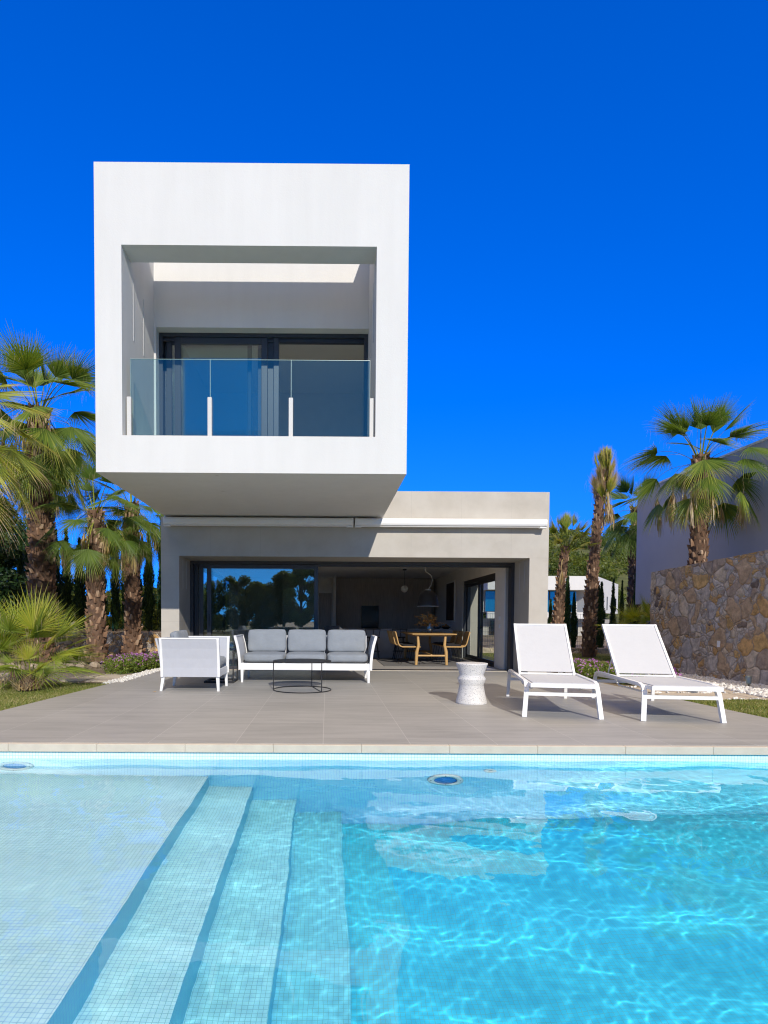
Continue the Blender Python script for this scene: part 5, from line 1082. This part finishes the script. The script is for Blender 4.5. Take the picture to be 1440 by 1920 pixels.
# green mesh fence posts on both sides
M['fence'] = mat('dark_green_wire', (.01, .10, .075), .5)
def fence(x0, x1, y, z, h, label):
    t = thing('wire_fence', label, 'fence', ((x0+x1)/2, y, z)); n = int((x1-x0)/2.0)+1
    for i in range(n): b = MB(); xx = x0+(x1-x0)*i/(n-1); b.box(xx-.03, xx+.03, y-.03, y+.03, z, z+h+.05); b.build('post', M['fence'], t)
    b = MB(); k = 0
    while x0+k*.09 < x1: xx = x0+k*.09; b.box(xx-.003, xx+.003, y+.031, y+.037, z+.03, z+h); k += 1
    for j in range(9): zz = z+.04+j*(h-.06)/8; b.box(x0, x1, y+.038, y+.044, zz-.004, zz+.004)
    b.build('wire_mesh', M['fence'], t)
fence(-14, -3.6, 21.3, .62, 1.7, 'dark green wire fence behind the cypress row on the left'); fence(5.2, 12.5, 21.6, -.03, 1.4, 'dark green wire fence behind the cypress row on the right')

# ================================================================ NEIGHBOURS AND HILL
M['n_wall'] = mat('neighbour_render', (.50, .50, .52), .85, noise_amt=.04, noise_scale=2, bump=.1)
t = thing('neighbour_building', 'plain grey building in shade behind the stone wall at the right edge', 'building', (12, 14, 0))
b = MB(); b.box(9.5, 14.5, 6.0, 18.1, 1.62, 5.05); b.build('upper_wall', M['n_wall'], t)
b = MB(); b.box(9.75, 14.5, 6.2, 17.9, -.05, 1.62); b.build('base_wall', mat('dark_base', (.14, .14, .15), .8, noise_amt=.1), t)
b = MB(); b.box(9.48, 14.52, 5.98, 18.12, 5.05, 5.10); b.build('roof_edge', M['white_metal'], t)
HX, HY = 18.0, 44.0
t = thing('villa', 'distant white villa with blue glass band at the foot of the wooded hill', 'villa', (HX+4, HY+4, 0))
b = MB(); zf = -1.5
P_ = [(HX-1.5, HY), (HX+2.2, HY-.2), (HX+6.4, HY+8), (HX-1.5, HY+9)]
b.prism([(12, HY), (20.1, HY-.2), (26.5, HY+9.5), (12, HY+9.5)], 3.42, 4.45); b.prism([(12, HY), (20.1, HY-.2), (20.15, HY+.15), (12, HY+.3)], 1.25, 1.75)
b.prism([(12, HY+1.6), (19.3, HY+1.4), (20.0, HY+.0), (20.1, HY-.2), (26.5, HY+9.5), (12, HY+9.5)], 1.752, 3.418); b.build('upper_wall', M['plaster'], t)
b = MB(); b.prism([(12, HY+1.2), (19.8, HY+1.0), (25.8, HY+9.3), (12, HY+9.3)], -.05, 1.248); b.build('lower_wall', M['render'], t)
b = MB(); b.box(12.2, 19.2, HY+1.3, HY+1.38, 1.80, 3.38); b.build('glass_band', mat('blue_reflecting_glass', (.02, .22, .34), .08, metal=.5), t)
for k in range(5): b = MB(); b.box(13.2+k*1.3, 13.28+k*1.3, HY+1.25, HY+1.30, 1.80, 3.38); b.build('mullion', M['frame'], t)
for q, w_ in ((.16, .05), (.42, .03), (.80, .09)):
    nxx = .03; xx0, yy0 = 20.1+6.4*q, HY-.2+9.7*q; xx1, yy1 = 20.1+6.4*(q+w_), HY-.2+9.7*(q+w_); nxx = .03
    b = MB(); b.prism([(xx0+nxx, yy0-.012), (xx1+nxx, yy1-.012), (xx1-.1, yy1+.05), (xx0-.1, yy0+.05)], 2.0, 3.1); b.build('window', M['frame'], t)
b = MB(); b.box(12.5, 19.2, HY+.85, HY+.95, .1, 1.1); b.build('lower_window', M['oven'], t)
# wooded hill
rng = np.random.default_rng(9)
def hill_z(x, y):
    d = ((x-60)/75)**2+((y-150)/55)**2; return 20*np.exp(-d*1.1)+7.5*np.exp(-(((x-22)/30)**2+((y-115)/25)**2))-.6+.5*np.sin(x*.31)*np.cos(y*.27)
gx2, gy2 = np.meshgrid(np.linspace(-40, 220, 90), np.linspace(60, 260, 70), indexing='ij'); V = np.stack([gx2, gy2, hill_z(gx2, gy2)], -1).reshape(-1, 3); F = [(i*70+j, (i+1)*70+j, (i+1)*70+j+1, i*70+j+1) for i in range(89) for j in range(69)]
b = MB(); b.add([tuple(v) for v in V], F, True); b.build('hill', mat('hill_scrub', (.085, .10, .03), .95, noise_amt=.5, noise_scale=.4), kind='structure')
tb = TB()
for k in range(1000):
    x, y = rng.uniform(5, 110), rng.uniform(84, 175); z = float(hill_z(x, y)); 
    if z < 1.2: continue
    s_ = rng.uniform(1.0, 2.3); k0 = rng.random()*.55; cloud(tb, (x, y, z+s_*.6), (s_, s_, s_*.7), 170, .28, rng, (k0, k0+.5), shell=.75)
tb.build('hill_woodland', M['pine'], kind='stuff')
G2 = 'umbrella pines on the slope behind the villa'
for i, (x, y, h, r_) in enumerate(((24.6, 62, 6.6, 3.0), (28.5, 66, 7.6, 3.4), (21.0, 66, 5.6, 2.6), (17.2, 68, 5.2, 2.6), (32, 70, 7.6, 3.2))):
    tree('pine_tree', ['round sunlit pine tree rising just behind the right half of the distant villa', 'large pine behind the medium palm, tallest on the slope', 'pine tree behind the left half of the distant villa', 'pine tree at the left foot of the slope beside the house corner', 'pine tree partly behind the grey shaded building'][i], 'pine tree', x, y, -.5, h, r_, 30+i, M['pine'], G2, 16000, .17, 24, .2, crown_lo=.3, tint=(.1, 1), flat=.6)

# trees and hedge beyond the pool, behind the camera: the big panes mirror them
G3 = 'trees beyond the near side of the pool'
gl_ = ['small round tree', 'tall pine', 'low wide pine', 'slender pine', 'pale olive tree', 'broad pine', 'wide bushy pine', 'far left bushy pine', 'far right bushy pine']
for i, (x, y, h, r_, mt) in enumerate(((-10.2, -26, 3.9, 1.9, 'pine'), (-7.6, -27, 4.6, 1.7, 'pine'), (-5.6, -26, 4.0, 1.5, 'pine'), (-3.9, -27, 5.3, 1.4, 'pine'), (-2.2, -25, 6.6, 1.2, 'shrub'), (-.6, -27, 7.6, 2.0, 'pine'), (4.5, -26, 6.6, 3.2, 'pine'), (-15.5, -27, 4.6, 3.4, 'pine'), (12, -27, 7, 4.3, 'pine'))):
    tree('garden_tree', gl_[i]+' beyond the near side of the pool, mirrored in the glass', 'tree', x, y, 0, h, r_, 60+i, M[mt], G3, 26000, .085, 34, .14, crown_lo=.12, tint=(0, .7), flat=.8)
sheet('lawn', [(-60, -60), (60, -60), (60, -3.42), (-60, -3.42)], -.024, M['turf'])
b = MB(); b.box(-8, 9, -3.4, -2.9, -.12, 0); b.build('near_terrace', M['tile'], kind='structure')
